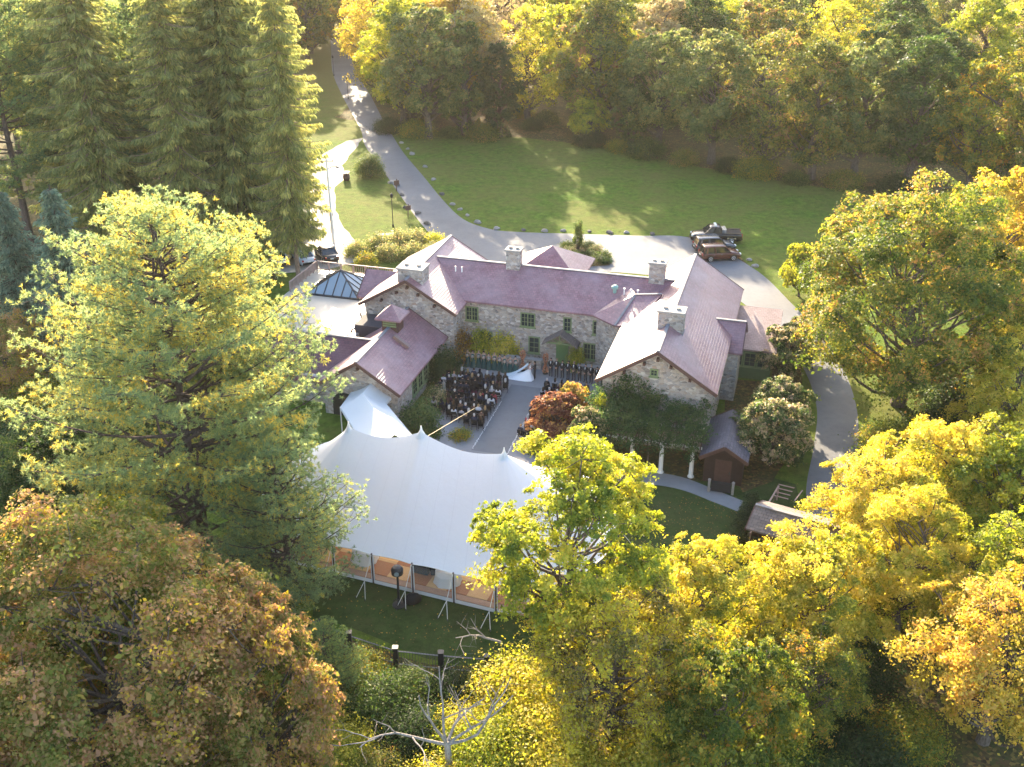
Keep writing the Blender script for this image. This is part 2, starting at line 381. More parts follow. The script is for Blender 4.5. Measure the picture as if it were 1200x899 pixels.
# paved walk past the pergola and shed
A = smooth_line([(2.5,70.0),(7,68.6),(12.06,67.4),(15,65.2),(17.2,63.5),(21.2,61.8)]); B = smooth_line([(2.3,68.0),(6.6,66.9),(11.7,65.7),(14.5,63.7),(16.8,62.0),(21,60.2)])
sheet('footpath', A, B, .020, M['paver'])
poly_sheet('planting_bed', [hw(*p).xy for p in [(10.2,-11),(10.4,-15.4),(18.9,-15.4),(18.7,-11)]], .012, M['litter'], .05, 9)
poly_sheet('planting_bed', [hw(*p).xy for p in [(18.9,2),(19.5,-4),(18.9,-10),(22,-16),(24,-14),(25.2,-8),(25.5,0),(25,7),(22.8,8),(22.6,2.4)]], .010, M['litter'], .1, 7)

# low leaf scatter on the shaded lawns (thin fallen leaves, nobody could count them)
def scatter(name, label, area, n, seed, cols):
    rg = np.random.default_rng(seed); x0, x1, y0, y1 = area
    P = np.stack([rg.uniform(x0, x1, n), rg.uniform(y0, y1, n), rg.uniform(.03, .05, n)], 1)
    return P
# ---------------------------------------------------------------- the stone house (local frame: u along the main front, v away from it)
house = empty('stone_house', (HO.x, HO.y, 0), HA, 'rambling fieldstone house with burgundy tile roofs around the wedding court', 'house')
def part(name, mb, m, label=None, parent=None, smooth=False):
    o = mb.build(name, m, parent or house, smooth)
    if label: o['label'] = label
    return o
def wall_prism(name, axis, a, b, c, half, ze, zr, m=None, label=None):
    """long gabled wall block: the pentagon section runs along axis"""
    poly = [(c-half, 0), (c+half, 0), (c+half, ze), (c, zr), (c-half, ze)]
    return part(name, MB().prism(poly, axis, a, b), m or M['stone'], label)
def roof_gable(axis, a, b, c, half, ze, zr, m, label=None, th=.16, name='roof', parent=None, sides=(-1, 1), caps=True):
    """two tiled slopes meeting at a ridge along axis; ze is the height of the eave edge"""
    mb = MB(); sl = math.hypot(half, zr-ze)
    def P(t, w, z): return (t, w, z) if axis == 'x' else (w, t, z)
    for s in sides:
        top = [P(a, c, zr), P(b, c, zr), P(b, c+s*half, ze), P(a, c+s*half, ze)]
        bot = [(p[0], p[1], p[2]-th) for p in top]
        uv = [(a, sl), (b, sl), (b, 0), (a, 0)]
        mb.add(top+bot, [(0,1,2,3),(7,6,5,4),(0,3,7,4),(1,5,6,2),(3,2,6,7),(0,4,5,1)], 0, [uv, uv, [(0,0),(sl,0),(sl,.1),(0,.1)], [(0,0),(0,.1),(sl,.1),(sl,0)], [(a,0),(b,0),(b,.1),(a,.1)], [(a,0),(a,.1),(b,.1),(b,0)]])
    o = part(name, mb, m, label, parent)
    if caps:
        cb = MB(); cb.bar(P(a-.01, c, zr+.02), P(b+.01, c, zr+.02), .26, .1); part('ridge_cap', cb, M['lead'], None, o)
    # bargeboards along the two rakes
    for t in (a, b):
        for s in sides:
            d = .02 if t == a else -.02; bb = MB()
            bb.bar(P(t-d*2, c, zr-.12), P(t-d*2, c+s*half, ze-.12), .07, .26)
            part('bargeboard', bb, M['trimwood'], None, o)
    return o
def poly_roof(faces, m, label=None, name='roof', parent=None):
    """tiled faces given by corner lists; tile rows run level"""
    mb = MB()
    for f in faces:
        P = [Vector(p) for p in f]; n = (P[1]-P[0]).cross(P[2]-P[0]).normalized()
        if n.z < 0: n = -n; P = P[::-1]
        hx = Vector((0,0,1)).cross(n); hx = hx.normalized() if hx.length > 1e-4 else Vector((1,0,0)); hy = n.cross(hx)
        uv = [(p.dot(hx), p.dot(hy)) for p in P]; k = len(P)
        bot = [p - Vector((0,0,.14)) for p in P]
        fs = [tuple(range(k)), tuple(reversed(range(k, 2*k)))] + [(i, k+i, k+(i+1)%k, (i+1)%k) for i in range(k)]
        mb.add(P+bot, fs, 0, [uv, uv[::-1]] + [[uv[i], uv[i], uv[(i+1)%k], uv[(i+1)%k]] for i in range(k)])
    return part(name, mb, m, label, parent)
def window(p, nrm, w, h, cols=2, rows=3, leaves=1, m='green', parent=None):
    """green casement: p is its centre on the wall, nrm the outward direction in the local u,v plane"""
    n = Vector((nrm[0], nrm[1], 0)).normalized(); x = Vector((-n.y, n.x, 0)); c = Vector(p); z = Vector((0,0,1))
    fr = MB()
    def bx(cx, cz, ww, hh, d0=.0, d1=.09):
        q = c + x*cx + z*cz
        vs = [q + x*sx*ww/2 + z*sz*hh/2 + n*d for d in (d0, d1) for sz in (-1,1) for sx in (-1,1)]
        fr.add(vs, [(0,1,3,2),(4,6,7,5),(0,4,5,1),(2,3,7,6),(0,2,6,4),(1,5,7,3)])
    fw = .10
    bx(0, h/2-fw/2, w, fw); bx(0, -h/2+fw/2, w, fw); bx(-w/2+fw/2, 0, fw, h-2*fw, 0, .088); bx(w/2-fw/2, 0, fw, h-2*fw, 0, .088)
    bx(0, -h/2-.05, w+.16, .09, 0, .16)
    lw = (w-2*fw)/leaves
    for k in range(1, leaves): bx(-w/2+fw+lw*k, 0, .09, h-2*fw, .0, .085)
    for k in range(leaves):
        x0 = -w/2+fw+lw*k
        for q in range(1, cols): bx(x0+lw*q/cols, 0, .035, h-2*fw, .03, .07)
        for q in range(1, rows): bx(x0+lw/2, -h/2+fw+(h-2*fw)*q/rows, lw-.1, .035, .03, .068)
    o = part('window', fr, M[m], None, parent)
    g = MB(); q = [c + x*sx*(w/2-fw*.6) + z*sz*(h/2-fw*.6) + n*.045 for sx, sz in ((-1,-1),(1,-1),(1,1),(-1,1))]
    g.add(q + [v - n*.03 for v in q], [(0,1,2,3),(7,6,5,4)]); part('pane', g, M['glass'], None, o)
    return o
def chimney(u, v, z0, z1, w, d, label):
    ch = part('chimney', MB().box(u-w/2, u+w/2, v-d/2, v+d/2, z0, z1), M['stone'], label)
    t = MB(); t.box(u-w/2-.1, u+w/2+.1, v-d/2-.1, v+d/2+.1, z1, z1+.16); part('chimney_cap', t, M['concrete'], None, ch)
    for s in (-.25, .25): part('flue', MB().box(u+s*w-.14, u+s*w+.14, v-.14, v+.14, z1+.16, z1+.30), M['stone'], None, ch)
    f2 = MB().box(u-w/2-.06, u+w/2+.06, v-d/2-.06, v+d/2+.06, z0, z0+ (z1-z0)*.30); part('flashing', f2, M['lead'], None, ch)

# main block
wall_prism('wall', 'x', -8.8, 14.4, 4.3, 3.7, 5.35, 7.45, label='two-storey fieldstone front of the main block')
roof_gable('x', -8.7, 14.3, 4.3, 4.1, 5.45, 7.75, M['roof'], 'long burgundy tile roof of the main block')
# right wing
wall_prism('wall', 'y', -11.3, 9.3, 14.6, 4.15, 5.55, 8.15, label='fieldstone gable wing on the right')
roof_gable('y', -11.9, 9.7, 14.6, 4.6, 5.45, 8.4, M['roof'], 'right wing roof with one slope glaring in the sun')
# left wing
wall_prism('wall', 'y', -2.2, 9.2, -8.85, 4.1, 5.4, 7.75, label='fieldstone gable wing on the left')
roof_gable('y', -2.7, 9.5, -8.85, 4.6, 5.3, 8.0, M['roof'], 'left wing gable roof')
# low wing running out towards the marquee
wall_prism('wall', 'y', -13.3, -2.0, -8.9, 3.2, 2.95, 4.95, label='low fieldstone wing beside the canopy')
roof_gable('y', -13.8, -2.25, -8.9, 3.65, 2.85, 5.25, M['roof'], 'low wing roof with the cupola')
# maroon cross roof at far left with a dormer
wall_prism('wall', 'x', -22, -11, -8.1, 3.7, 2.4, 4.3)
roof_gable('x', -22.2, -9.6, -8.1, 4.1, 2.15, 4.55, M['roof_maroon'], 'maroon shingle roof half hidden by the pine')
dm = part('dormer', MB().prism([(-11.6,2.3),(-9.4,2.3),(-9.4,3.75),(-11.6,3.75)], 'x', -16.75, -15.45), M['green'])
poly_roof([[(-16.1,-12.0,4.0),(-16.1,-8.9,4.3),(-15.2,-8.9,3.8),(-15.2,-12.0,3.5)],[(-16.1,-12.0,4.0),(-16.1,-8.9,4.3),(-17.0,-8.9,3.8),(-17.0,-12.0,3.5)]], M['roof_maroon'], None, 'dormer_roof', dm)
window((-16.1,-11.6,3.05), (0,-1), 1.0, .95, 2, 2, 2, parent=dm)
# flat roofs between the wings
part('flat_roof', MB().box(-22.0, -12.6, -7.0, 2.0, 0, 3.45), M['flatroof'], 'sunlit tan flat roof behind the pine')
part('flat_roof', MB().box(-13.0, -9.6, -4.8, -1.9, 0, 4.2), M['flatdark'], 'dark flat roof tucked under the left gable')
pr_ = MB(); pr_.box(-22.1, -12.5, -7.1, -6.85, 3.45, 3.62); pr_.box(-22.1, -21.9, -6.9, 1.9, 3.45, 3.62); part('parapet', pr_, M['lead'])
vp = MB()
for q in range(3): vp.tube([(-13.6+.25*q, -2.0-1.6*q, 3.45), (-13.6+.25*q, -2.0-1.6*q, 4.15)], .06, 6)
vp.bar((-13.4,-.6,3.5),(-13.4,-5.9,3.5),.06,.06); part('vent_pipe', vp, M['trimwood'])
# deck with railing behind
part('deck', MB().box(-23.6, -13.2, 2.0, 9.7, 2.0, 2.9), M['flatroof'], 'pale roof deck with wooden railing')
for (a, b) in (((-23.4,3.5),(-23.4,9.5)), ((-23.4,9.5),(-14.0,9.5))):
    rl = MB(); n = 7; A0 = Vector((*a, 0)); B0 = Vector((*b, 0))
    rl.bar(A0+Vector((0,0,3.9)), B0+Vector((0,0,3.9)), .12, .08); rl.bar(A0+Vector((0,0,3.1)), B0+Vector((0,0,3.1)), .07, .06)
    for k in range(n+1):
        p = A0.lerp(B0, k/n); rl.bar(p+Vector((0,0,2.9)), p+Vector((0,0,3.95)), .1, .1)
    for k in range(42):
        p = A0.lerp(B0, (k+.5)/42); rl.bar(p+Vector((0,0,3.1)), p+Vector((0,0,3.88)), .04, .04)
    part('railing', rl, M['rail'])
# glass pyramid
gx0, gx1, gy0, gy1 = -21.0, -15.6, 2.1, 6.6; ap = Vector((-18.3, 4.35, 5.35)); zb = 3.55
cs = [Vector((gx0,gy0,zb)), Vector((gx1,gy0,zb)), Vector((gx1,gy1,zb)), Vector((gx0,gy1,zb))]
sk = part('skylight', MB().box(gx0-.1, gx1+.1, gy0-.1, gy1+.1, 2.9, zb), M['darkmetal'], 'hipped glass skylight with dark glazing bars')
for k in range(4):
    a, b = cs[k], cs[(k+1)%4]; nn = 6
    for q in range(nn):
        t0, t1 = q/nn, (q+1)/nn
        def up(t):   # point where the bar that starts at t meets the hip
            s = 1-abs(2*t-1); e = a.lerp(b, t); hip = (a if t < .5 else b).lerp(ap, s); return e, hip
        e0, h0 = up(t0); e1, h1 = up(t1)
        f = [e0, e1, h1, h0] if (h0-e0).length > 1e-3 and (h1-e1).length > 1e-3 else ([e0, e1, h1] if (h1-e1).length > 1e-3 else [e0, e1, h0])
        if q == nn//2-1 or q == nn//2: pass
        part('pane', MB().add(f, [tuple(range(len(f)))]), M['skyglass'], None, sk)
    gb = MB()
    for q in range(1, nn):
        e, h = a.lerp(b, q/nn), (a if q/nn < .5 else b).lerp(ap, 1-abs(2*q/nn-1)); gb.bar(e+Vector((0,0,.03)), h+Vector((0,0,.03)), .08, .08)
    gb.bar(a+Vector((0,0,.03)), ap+Vector((0,0,.03)), .12, .12); gb.bar(a, b, .14, .12); part('glazing_bar', gb, M['darkmetal'], None, sk)
# small burgundy roof between the deck and the left wing
roof_gable('x', -15.2, -11.5, 3.6, 2.6, 4.3, 6.1, M['roof'], 'small burgundy cross roof left of the chimney', caps=False)
part('wall', MB().prism([(1.5,2.9),(5.7,2.9),(5.7,4.5),(3.6,5.8),(1.5,4.5)], 'x', -14.8, -12), M['stone'])
# cupola on the low wing
cp = part('cupola', MB().box(-9.55, -8.15, -6.7, -5.3, 4.6, 6.15), M['trimwood'], 'square cupola with a pyramid roof on the low wing')
lv = MB()
for k in range(4): lv.box(-9.45, -8.25, -6.76, -6.70, 5.30+k*.2, 5.42+k*.2)
part('louver', lv, M['green'], None, cp)
q = [(-10.0,-7.15,6.1), (-7.7,-7.15,6.1), (-7.7,-4.85,6.1), (-10.0,-4.85,6.1)]; tp = (-8.85,-6.0,7.1)
poly_roof([[q[k], q[(k+1)%4], tp] for k in range(4)], M['roof'], None, 'cupola_roof', cp)
part('finial', MB().lathe([(.05,0),(.09,.08),(.03,.2),(.01,.4)], 8, tp), M['lead'], None, cp)
part('parapet', MB().bar((-8.2,-7.6,4.85),(-6.9,-7.6,3.95),.35,.5), M['roof_pink'])
# corner bay between main front and right wing
Ap, Cp, Dp, Ep, Fp = (7.2,.15,5.45), (9.45,-1.35,5.35), (10.6,1.6,7.15), (12.9,1.5,7.5), (11.1,-2.2,5.9)
poly_roof([[Ap, Cp, Dp], [Cp, Fp, Ep, Dp], [Ap, Dp, (10.0,3.0,7.15)]], M['roof'], 'hipped roof over the corner bay')
rc = MB(); rc.bar(Vector(Cp)+Vector((0,0,.03)), Vector(Dp)+Vector((0,0,.03)), .2, .08); rc.bar(Vector(Dp)+Vector((0,0,.03)), Vector(Ep)+Vector((0,0,.03)), .2, .08); part('ridge_cap', rc, M['lead'])
part('wall', MB().prism([(7.5,.45),(9.45,-.9),(10.6,-1.5),(10.6,1.2),(7.5,1.2)], 'z', 0, 5.4), M['stone'])
# right cross gable, annex with green windows
roof_gable('x', 15.6, 20.2, .2, 2.5, 4.55, 6.35, M['roof'], 'small cross gable roof on the right wing')
wall_prism('wall', 'x', 17, 19.9, .2, 2.2, 4.5, 5.9)
poly_roof([[(18.4,8.2,4.5),(22.9,8.2,4.5),(22.9,2.2,2.95),(18.4,2.2,2.95)],[(18.4,8.2,4.5),(22.9,8.2,4.5),(22.9,10.6,3.0),(18.4,10.6,3.0)]], M['roof_pink'], 'faded pink shingle roof of the side annex')
part('wall', MB().prism([(2.6,0),(10.2,0),(10.2,2.9),(8.2,4.2),(2.6,2.85)], 'x', 18.4, 22.5), M['green_wall'], 'green boarded annex wall')
for k in range(3): window((19.6+1.12*k, 2.6, 1.85), (0,-1), 1.05, 1.35, 2, 3, 1)
# pyramid porch roof behind the ridge
q = [(-2.9,9.0,4.7), (4.1,9.0,4.7), (4.1,16,4.7), (-2.9,16,4.7)]; tp = (.6,12.2,7.0)
poly_roof([[q[k], q[(k+1)%4], tp] for k in range(4)], M['roof'], 'pyramid porch roof showing behind the ridge')
part('wall', MB().box(-2.3, 3.5, 7.0, 15.2, 0, 4.6), M['stone'])
# chimneys
chimney(-1.0, 4.2, 6.6, 9.15, 1.25, 1.0, 'stone chimney on the main ridge near the left wing')
chimney(12.0, 4.3, 6.6, 9.25, 1.35, 1.05, 'stone chimney where main roof meets right wing')
chimney(14.75, -6.2, 7.0, 9.35, 2.0, 1.25, 'broad stone chimney on the right wing ridge')
chimney(-8.8, -.9, 6.2, 8.55, 2.3, 1.7, 'wide stone chimney above the left gable')
# roof pipes and vents
for k, (u, v) in enumerate(((9.5,3.1),(10.1,3.0),(10.7,3.0))): part('vent_pipe', MB().tube([(u,v-.9,6.3),(u,v-.9,7.35)], .06, 7).lathe([(.1,0),(.1,.1)], 7, (u,v-.9,7.3)), M['white'])
for k, u in enumerate((-6.2,-5.6)): part('vent_pipe', MB().tube([(u,3.0,6.8),(u,3.0,7.5)], .06, 7), M['white'])
part('roof_vent', MB().lathe([(.16,0),(.16,.5),(.3,.52),(.3,.72),(.12,.85)], 10, (8.6,2.6,6.6)), M['copper'], 'green copper roof vent')
# windows of the main front (wall face at v = 0.6)
for u in (-5.0+.35, -.2, 4.9, 7.0-.2):
    pass
V0 = .6
for u, w, lv_ in ((-3.9,1.2,2), (1.3,1.35,2), (4.9,.75,1), (8.0-.25,1.2,2)): window((u, V0, 4.1), (0,-1), w, 1.35, 2, 3, lv_)
for u, w, lv_ in ((1.9,1.05,1), (7.05,1.35,2), (-2.6,1.2,2)): window((u, V0, 1.75), (0,-1), w, 1.6, 2, 3, lv_)
# wooden lintel and shelf above the lower windows
# door with a little timber gable
door = part('door', MB().box(3.95, 5.05, .46, .60, .05, 2.25), M['green_door'], 'green plank front door under a timber gable')
hd = MB().box(4.92, 4.98, .40, .46, 1.0, 1.2); part('handle', hd, M['iron'], None, door)
pl = MB()
for k in range(5): pl.box(3.99+k*.21, 4.18+k*.21, .44, .46, .1, 2.2)
part('plank', pl, M['green_door'], None, door)
ph = part('porch', MB().bar((3.35,-.55,2.62),(3.35,.6,2.62),.14,.16).bar((5.65,-.55,2.62),(5.65,.6,2.62),.14,.16).bar((3.2,-.5,2.66),(5.8,-.5,2.66),.12,.14).bar((4.5,-.5,2.7),(4.5,-.5,3.4),.11,.1)
          .bar((4.5,-.52,2.75),(3.95,-.52,3.05),.08,.09).bar((4.5,-.52,2.75),(5.05,-.52,3.05),.08,.09), M['green'], 'green timber porch gable over the door')
part('rafter', MB().bar((3.0,-.55,2.52),(4.5,-.55,3.5),.1,.14).bar((6.0,-.55,2.52),(4.5,-.55,3.5),.1,.14), M['green'], None, ph)
poly_roof([[(2.9,-.7,2.55),(2.9,.62,2.55),(4.5,.62,3.62),(4.5,-.7,3.62)], [(6.1,-.7,2.55),(6.1,.62,2.55),(4.5,.62,3.62),(4.5,-.7,3.62)]], M['roof_brown'], None, 'porch_roof', ph)
# gable windows, side windows
window((14.35,-11.3,6.35), (0,-1), .62, .62, 2, 2, 1)
for v in (-9.6,-8.3,-7.0,-5.7): window((-5.7, v, 1.55), (1,0), 1.05, 1.5, 2, 3, 1)
window((18.75,-5.2,3.4), (1,0), 1.1, 1.3, 2, 3, 2)
for v in (-7.5,-3.5): window((10.45, v, 3.9), (-1,0), 1.1, 1.3, 2, 3, 2)
# dark beam ends on the gables
be = MB()
for c_, v_, zr in ((14.6,-11.35,8.0), (-8.85,-2.25,7.55)):
    for s in (-1,1):
        for k in (.25,.62): be.box(c_+s*4.0*k-.1, c_+s*4.0*k+.1, v_-.35, v_, zr-4.0*k*.6-.42, zr-4.0*k*.6-.22)
be.box(14.5,14.7,-11.7,-11.3,7.45,7.65); be.box(-8.95,-8.75,-2.6,-2.2,7.1,7.3); be.box(-9.0,-8.8,-13.65,-13.3,4.45,4.65); part('beam_end', be, M['trimwood'])
# flat black sheet on the low gable, painting the shade inside an arch
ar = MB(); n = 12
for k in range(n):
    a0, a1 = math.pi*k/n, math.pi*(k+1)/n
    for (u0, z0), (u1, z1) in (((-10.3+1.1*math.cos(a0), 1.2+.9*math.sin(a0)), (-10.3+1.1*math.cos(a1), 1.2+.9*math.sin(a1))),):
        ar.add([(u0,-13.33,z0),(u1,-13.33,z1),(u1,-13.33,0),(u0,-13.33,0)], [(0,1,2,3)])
part('arch_shade_sheet', ar, M['iron'], 'black arched sheet standing for the shaded opening in the low gable')
# low stone terrace wall behind the bridal party
tw = MB().box(-5.3, 2.9, -.75, -.35, 0, .85).box(6.2, 9.3, -.75, -.35, 0, .85)
tag(tw.build('terrace_wall', M['stone'], None, loc=(HO.x, HO.y, 0), rz=HA), 'low fieldstone terrace wall behind the bridal party', 'wall')
cop = MB().box(-5.35, 2.95, -.8, -.3, .85, .93).box(6.15, 9.35, -.8, -.3, .85, .93).build('coping', M['concrete']); cop.parent = bpy.data.objects['terrace_wall']
# ---------------------------------------------------------------- sailcloth marquee (local frame: t along the front, n inwards)
TA = math.atan2(-.35, .937); TO = Vector((-1.2, 51.72))
def tw_(t, n, z=0.0):
    return Vector((TO.x + t*math.cos(TA) - n*math.sin(TA), TO.y + t*math.sin(TA) + n*math.cos(TA), z))
marq = empty('marquee', (TO.x, TO.y, 0), TA, 'large white sailcloth tent with three peaks in front of the court', 'tent')
T0, T1, NB, ER = -13.4, 0.4, 13.6, 5.4
PK = [(-13.0, 6.75), (-7.6, 7.5), (-1.8, 7.05)]; EZ = 2.2
def spine_z(t):
    if t <= PK[0][0]: return PK[0][1]
    if t >= PK[-1][0]: return PK[-1][1]
    for (a, za), (b, zb) in zip(PK, PK[1:]):
        if a <= t <= b:
            x = (t-a)/(b-a); return za + (zb-za)*x - .62*4*x*(1-x)*(1-.15*abs(2*x-1))
def perimeter():
    """closed outline: list of (t, n, spine t); straight sides, rounded ends"""
    out = []; nS = 60; nE = 36; h = NB/2
    for k in range(nS):
        t = T0 + (T1-T0)*k/nS; out.append((t, 0.0, PK[0][0] + (PK[-1][0]-PK[0][0])*k/nS))
    for k in range(nE):
        a = -math.pi/2 + math.pi*k/nE; out.append((T1 + ER*max(0, math.cos(a))**.85, h + h*math.sin(a), PK[-1][0]))
    for k in range(nS):
        t = T1 + (T0-T1)*k/nS; out.append((t, NB, PK[-1][0] + (PK[0][0]-PK[-1][0])*k/nS))
    for k in range(nE):
        a = math.pi/2 + math.pi*k/nE; out.append((T0 - ER*max(0, -math.cos(a))**.85, h + h*math.sin(a), PK[0][0]))
    return out
per = perimeter()
# arc length, so that posts and scallops come at equal spacing
acc = [0.0]
for a, b in zip(per, per[1:] + per[:1]): acc.append(acc[-1] + math.hypot(a[0]-b[0], a[1]-b[1]))
TOT = acc[-1]; NP = round(TOT/2.75); STEP = TOT/NP
S0 = next(acc[i] for i in range(len(per)) if per[i][0] >= -10.92)      # a post stands here
vs = []; fs = []; K = 26; m_ = len(per)
for i, (t, n, st) in enumerate(per):
    ph = ((acc[i]-S0) % STEP)/STEP; sc_ = math.sin(math.pi*ph)
    dirv = Vector((st-t, NB/2-n)); dl = dirv.length; dirv /= dl
    e = Vector((t, n)) + dirv*(.07*sc_); ez = EZ + .04*sc_
    s2 = Vector((st, NB/2)); zs = spine_z(st)
    for k in range(K+1):
        r = k/K; p = s2.lerp(e, r); g_ = (1-r)**1.28*.93 + .07*(1-r)**.5
        # panel seams between posts pull the cloth in slightly
        z = ez + (zs-ez)*g_ + .05*math.cos(2*math.pi*ph)*r*(1-r)
        vs.append((p.x, p.y, z))
for i in range(m_):
    j = (i+1) % m_
    for k in range(K): fs.append((i*(K+1)+k, j*(K+1)+k, j*(K+1)+k+1, i*(K+1)+k+1))
tuv = [[(i_*2.0, k_/K), (j_*2.0, k_/K), (j_*2.0, (k_+1)/K), (i_*2.0, (k_+1)/K)] for i in range(m_) for k_ in range(K) for i_, j_ in [((acc[i]-S0)/STEP, (acc[i+1]-S0)/STEP)]]
part('canopy', MB().add(vs, fs, 0, tuv), M['tent'], None, marq, smooth=True)
# rope edge and valance
ed = MB(); pp = [Vector(vs[i*(K+1)+K]) for i in range(m_)] + [Vector(vs[K])]
ed.tube(pp, .035, 5, cap=False); part('edge_rope', ed, M['white'], None, marq)
for (t, z) in PK:
    cpole = MB().tube([(t, NB/2, 0), (t, NB/2, z+.1)], .07, 8); part('centre_pole', cpole, M['floor_light'], None, marq)
    part('finial', MB().lathe([(.40,-.40),(.22,-.12),(.10,.12),(.05,.32),(.03,.45)], 10, (t, NB/2, z)), M['tent'], None, marq)
def at_s(s):
    s %= TOT
    for i in range(m_):
        if acc[i] <= s < acc[i+1]:
            a, b = per[i], per[(i+1) % m_]; x = (s-acc[i])/(acc[i+1]-acc[i]); return Vector((a[0]+(b[0]-a[0])*x, a[1]+(b[1]-a[1])*x))
posts = [at_s(S0 + STEP*k) for k in range(NP)]
ctr = Vector(((T0+T1)/2, NB/2))
post_me = MB().tube([(0,0,0),(0,0,EZ+.08)], .055, 8).mesh('post', M['trimwood'])
for k, p in enumerate(posts):
    link('post', post_me, marq, (p.x, p.y, 0))
    o = (p-ctr); 
    if abs(o.y) > NB/2-.4: o = Vector((0, math.copysign(1, o.y)))
    else: o.normalize()
    st = p + o*1.75
    gl = MB().tube([(p.x, p.y, EZ+.05), (p.x+o.x*1.1, p.y+o.y*1.1, .95)], .022, 5)
    sd_ = Vector((-o.y, o.x))
    for s in (-.32, .32): gl.tube([(p.x+o.x*1.1, p.y+o.y*1.1, .95), (st.x+sd_.x*s, st.y+sd_.y*s, .03)], .022, 5)
    g_ = part('guy_rope', gl, M['rope'], None, marq)
    sk_ = MB()
    for s in (-.32, .32): sk_.tube([(st.x+sd_.x*s, st.y+sd_.y*s, -.05), (st.x+sd_.x*s+o.x*.04, st.y+sd_.y*s+o.y*.04, .16)], .03, 5)
    part('stake', sk_, M['darkmetal'], None, g_)
# clear side panels with a white lower band
for k in range(NP):
    a, b = posts[k], posts[(k+1) % NP]
    if (a.y > NB-2 and b.y > NB-2): continue
    d = (b-a); L_ = d.length; d /= L_; a2 = a + d*.08; b2 = b - d*.08
    bd = MB().add([(a2.x,a2.y,.05),(b2.x,b2.y,.05),(b2.x,b2.y,.27),(a2.x,a2.y,.27)], [(0,1,2,3)])
    for q in (a2, b2): bd.bar((q.x,q.y,.05), (q.x,q.y,EZ-.12), .06, .05)
    bd.bar((a2.x,a2.y,.04), (b2.x,b2.y,.04), .05, .06)
    o = part('side_panel', bd, M['tent'], None, marq)
    part('window_panel', MB().add([(a2.x,a2.y,.27),(b2.x,b2.y,.27),(b2.x,b2.y,EZ-.1),(a2.x,a2.y,EZ-.1)], [(0,1,2,3)]), M['vinyl'], None, o)
# parquet dance floor, laid in dark and pale squares on a subfloor
fl = empty('dance_floor', (TO.x, TO.y, 0), TA, 'orange and pale checkerboard parquet floor under the white tent', 'floor')
sub = MB().box(-15.5, 2.4, .25, 12.5, .02, .10); part('subfloor', sub, M['subfloor'], None, fl)
pm = [MB().box(0, 1.36, 0, 1.36, 0, .035).mesh('floor_panel', M[k]) for k in ('floor_dark', 'floor_light')]
for i in range(12):
    for j in range(7):
        link('floor_panel', pm[(i+j) % 2], fl, (-14.4+1.375*i, .75+1.375*j, .104))
# things under the tent that show through the open side
def round_table(t, n, lab):
    p = tw_(t, n); o = empty('round_table', (p.x, p.y, .14), 0, lab, 'table', 'tables in the tent')
    cl = []
    for k in range(7):
        cl.append((.78 + .12*(1-k/6.0)**2, .02 + .73*k/6.0))
    mb = MB(); N = 32; vs_ = []
    for r, z in cl:
        for q in range(N):
            a = 2*math.pi*q/N; rr = r*(1 + .05*(1-z/.75)*math.sin(8*a)); vs_.append((rr*math.cos(a), rr*math.sin(a), z))
    fs_ = [(i*N+q, i*N+(q+1)%N, (i+1)*N+(q+1)%N, (i+1)*N+q) for i in range(len(cl)-1) for q in range(N)] + [tuple((len(cl)-1)*N+q for q in range(N))]
    part('tablecloth', mb.add(vs_, fs_), M['cloth'], None, o, True)
    part('leg', MB().tube([(0,0,0),(0,0,.7)], .05, 8), M['darkmetal'], None, o)
round_table(-9.7, 1.9, 'white-clothed table behind the second tent bay from the pine')
round_table(-3.7, 1.7, 'white-clothed table beside the black equipment in the tent')
round_table(1.2, 2.2, 'white-clothed table at the right end of the tent')
o = empty('equipment_case', (*tw_(-5.6, 2.0).xy, .14), TA, 'black equipment case with a sheet of paper under the tent', 'case')
part('body', MB().box(-.5,.5,-.35,.35,.05,.85), M['black'], None, o); part('lid', MB().box(-.53,.53,-.38,.38,.85,.95), M['iron'], None, o); part('paper', MB().box(-.18,.05,-.3,.12,.953,.96), M['cloth'], None, o)
o = empty('loudspeaker', (*tw_(-4.75, 2.2).xy, .14), TA+.3, 'black loudspeaker on the parquet beside the equipment case', 'loudspeaker')
part('cabinet', MB().prism([(-.28,0),(.28,0),(.34,.5),(.28,1.05),(-.28,1.05),(-.34,.5)], 'y', -.3, .25), M['black'], None, o); part('grille', MB().box(-.24,.24,-.325,-.302,.08,.98), M['iron'], None, o)
# tall black floodlight stand on the grass, with its black bag
p = Vector((-6.95, 52.35)); o = empty('light_stand', (p.x, p.y, 0), 0, 'tall black light stand on the grass before the tent', 'light stand')
part('pole', MB().tube([(0,0,0),(0,0,2.45)], [.09,.07], 8), M['iron'], None, o); part('base', MB().lathe([(.42,0),(.42,.07),(.12,.12),(.1,.5)], 12), M['iron'], None, o)
lh = part('lamp_head', MB().lathe([(.08,0),(.36,.1),(.38,.42),(.26,.6),(.05,.66)], 14, (0,0,2.3)), M['iron'], None, o); part('lens', MB().tube([(0,-.38,2.62),(0,-.40,2.62)], .15, 10), M['skyglass'], None, lh)
for a in (0.3, 2.4, 4.5): part('leg', MB().tube([(0,0,.6),(.55*math.cos(a),.55*math.sin(a),.02)], .03, 6), M['darkmetal'], None, o)
o = empty('equipment_bag', (-6.15, 52.6, 0), .3, 'slumped black bag on the grass beside the light stand', 'bag')
part('bag_body', MB().lathe([(.30,0),(.50,.12),(.52,.35),(.36,.55),(.12,.66)], 12, sx=1.15, sy=.8), M['black'], None, o, True); part('strap', MB().tube([(-.3,-.1,.5),(-.15,-.1,.78),(.15,-.1,.78),(.3,-.1,.5)], .025, 5), M['iron'], None, o)

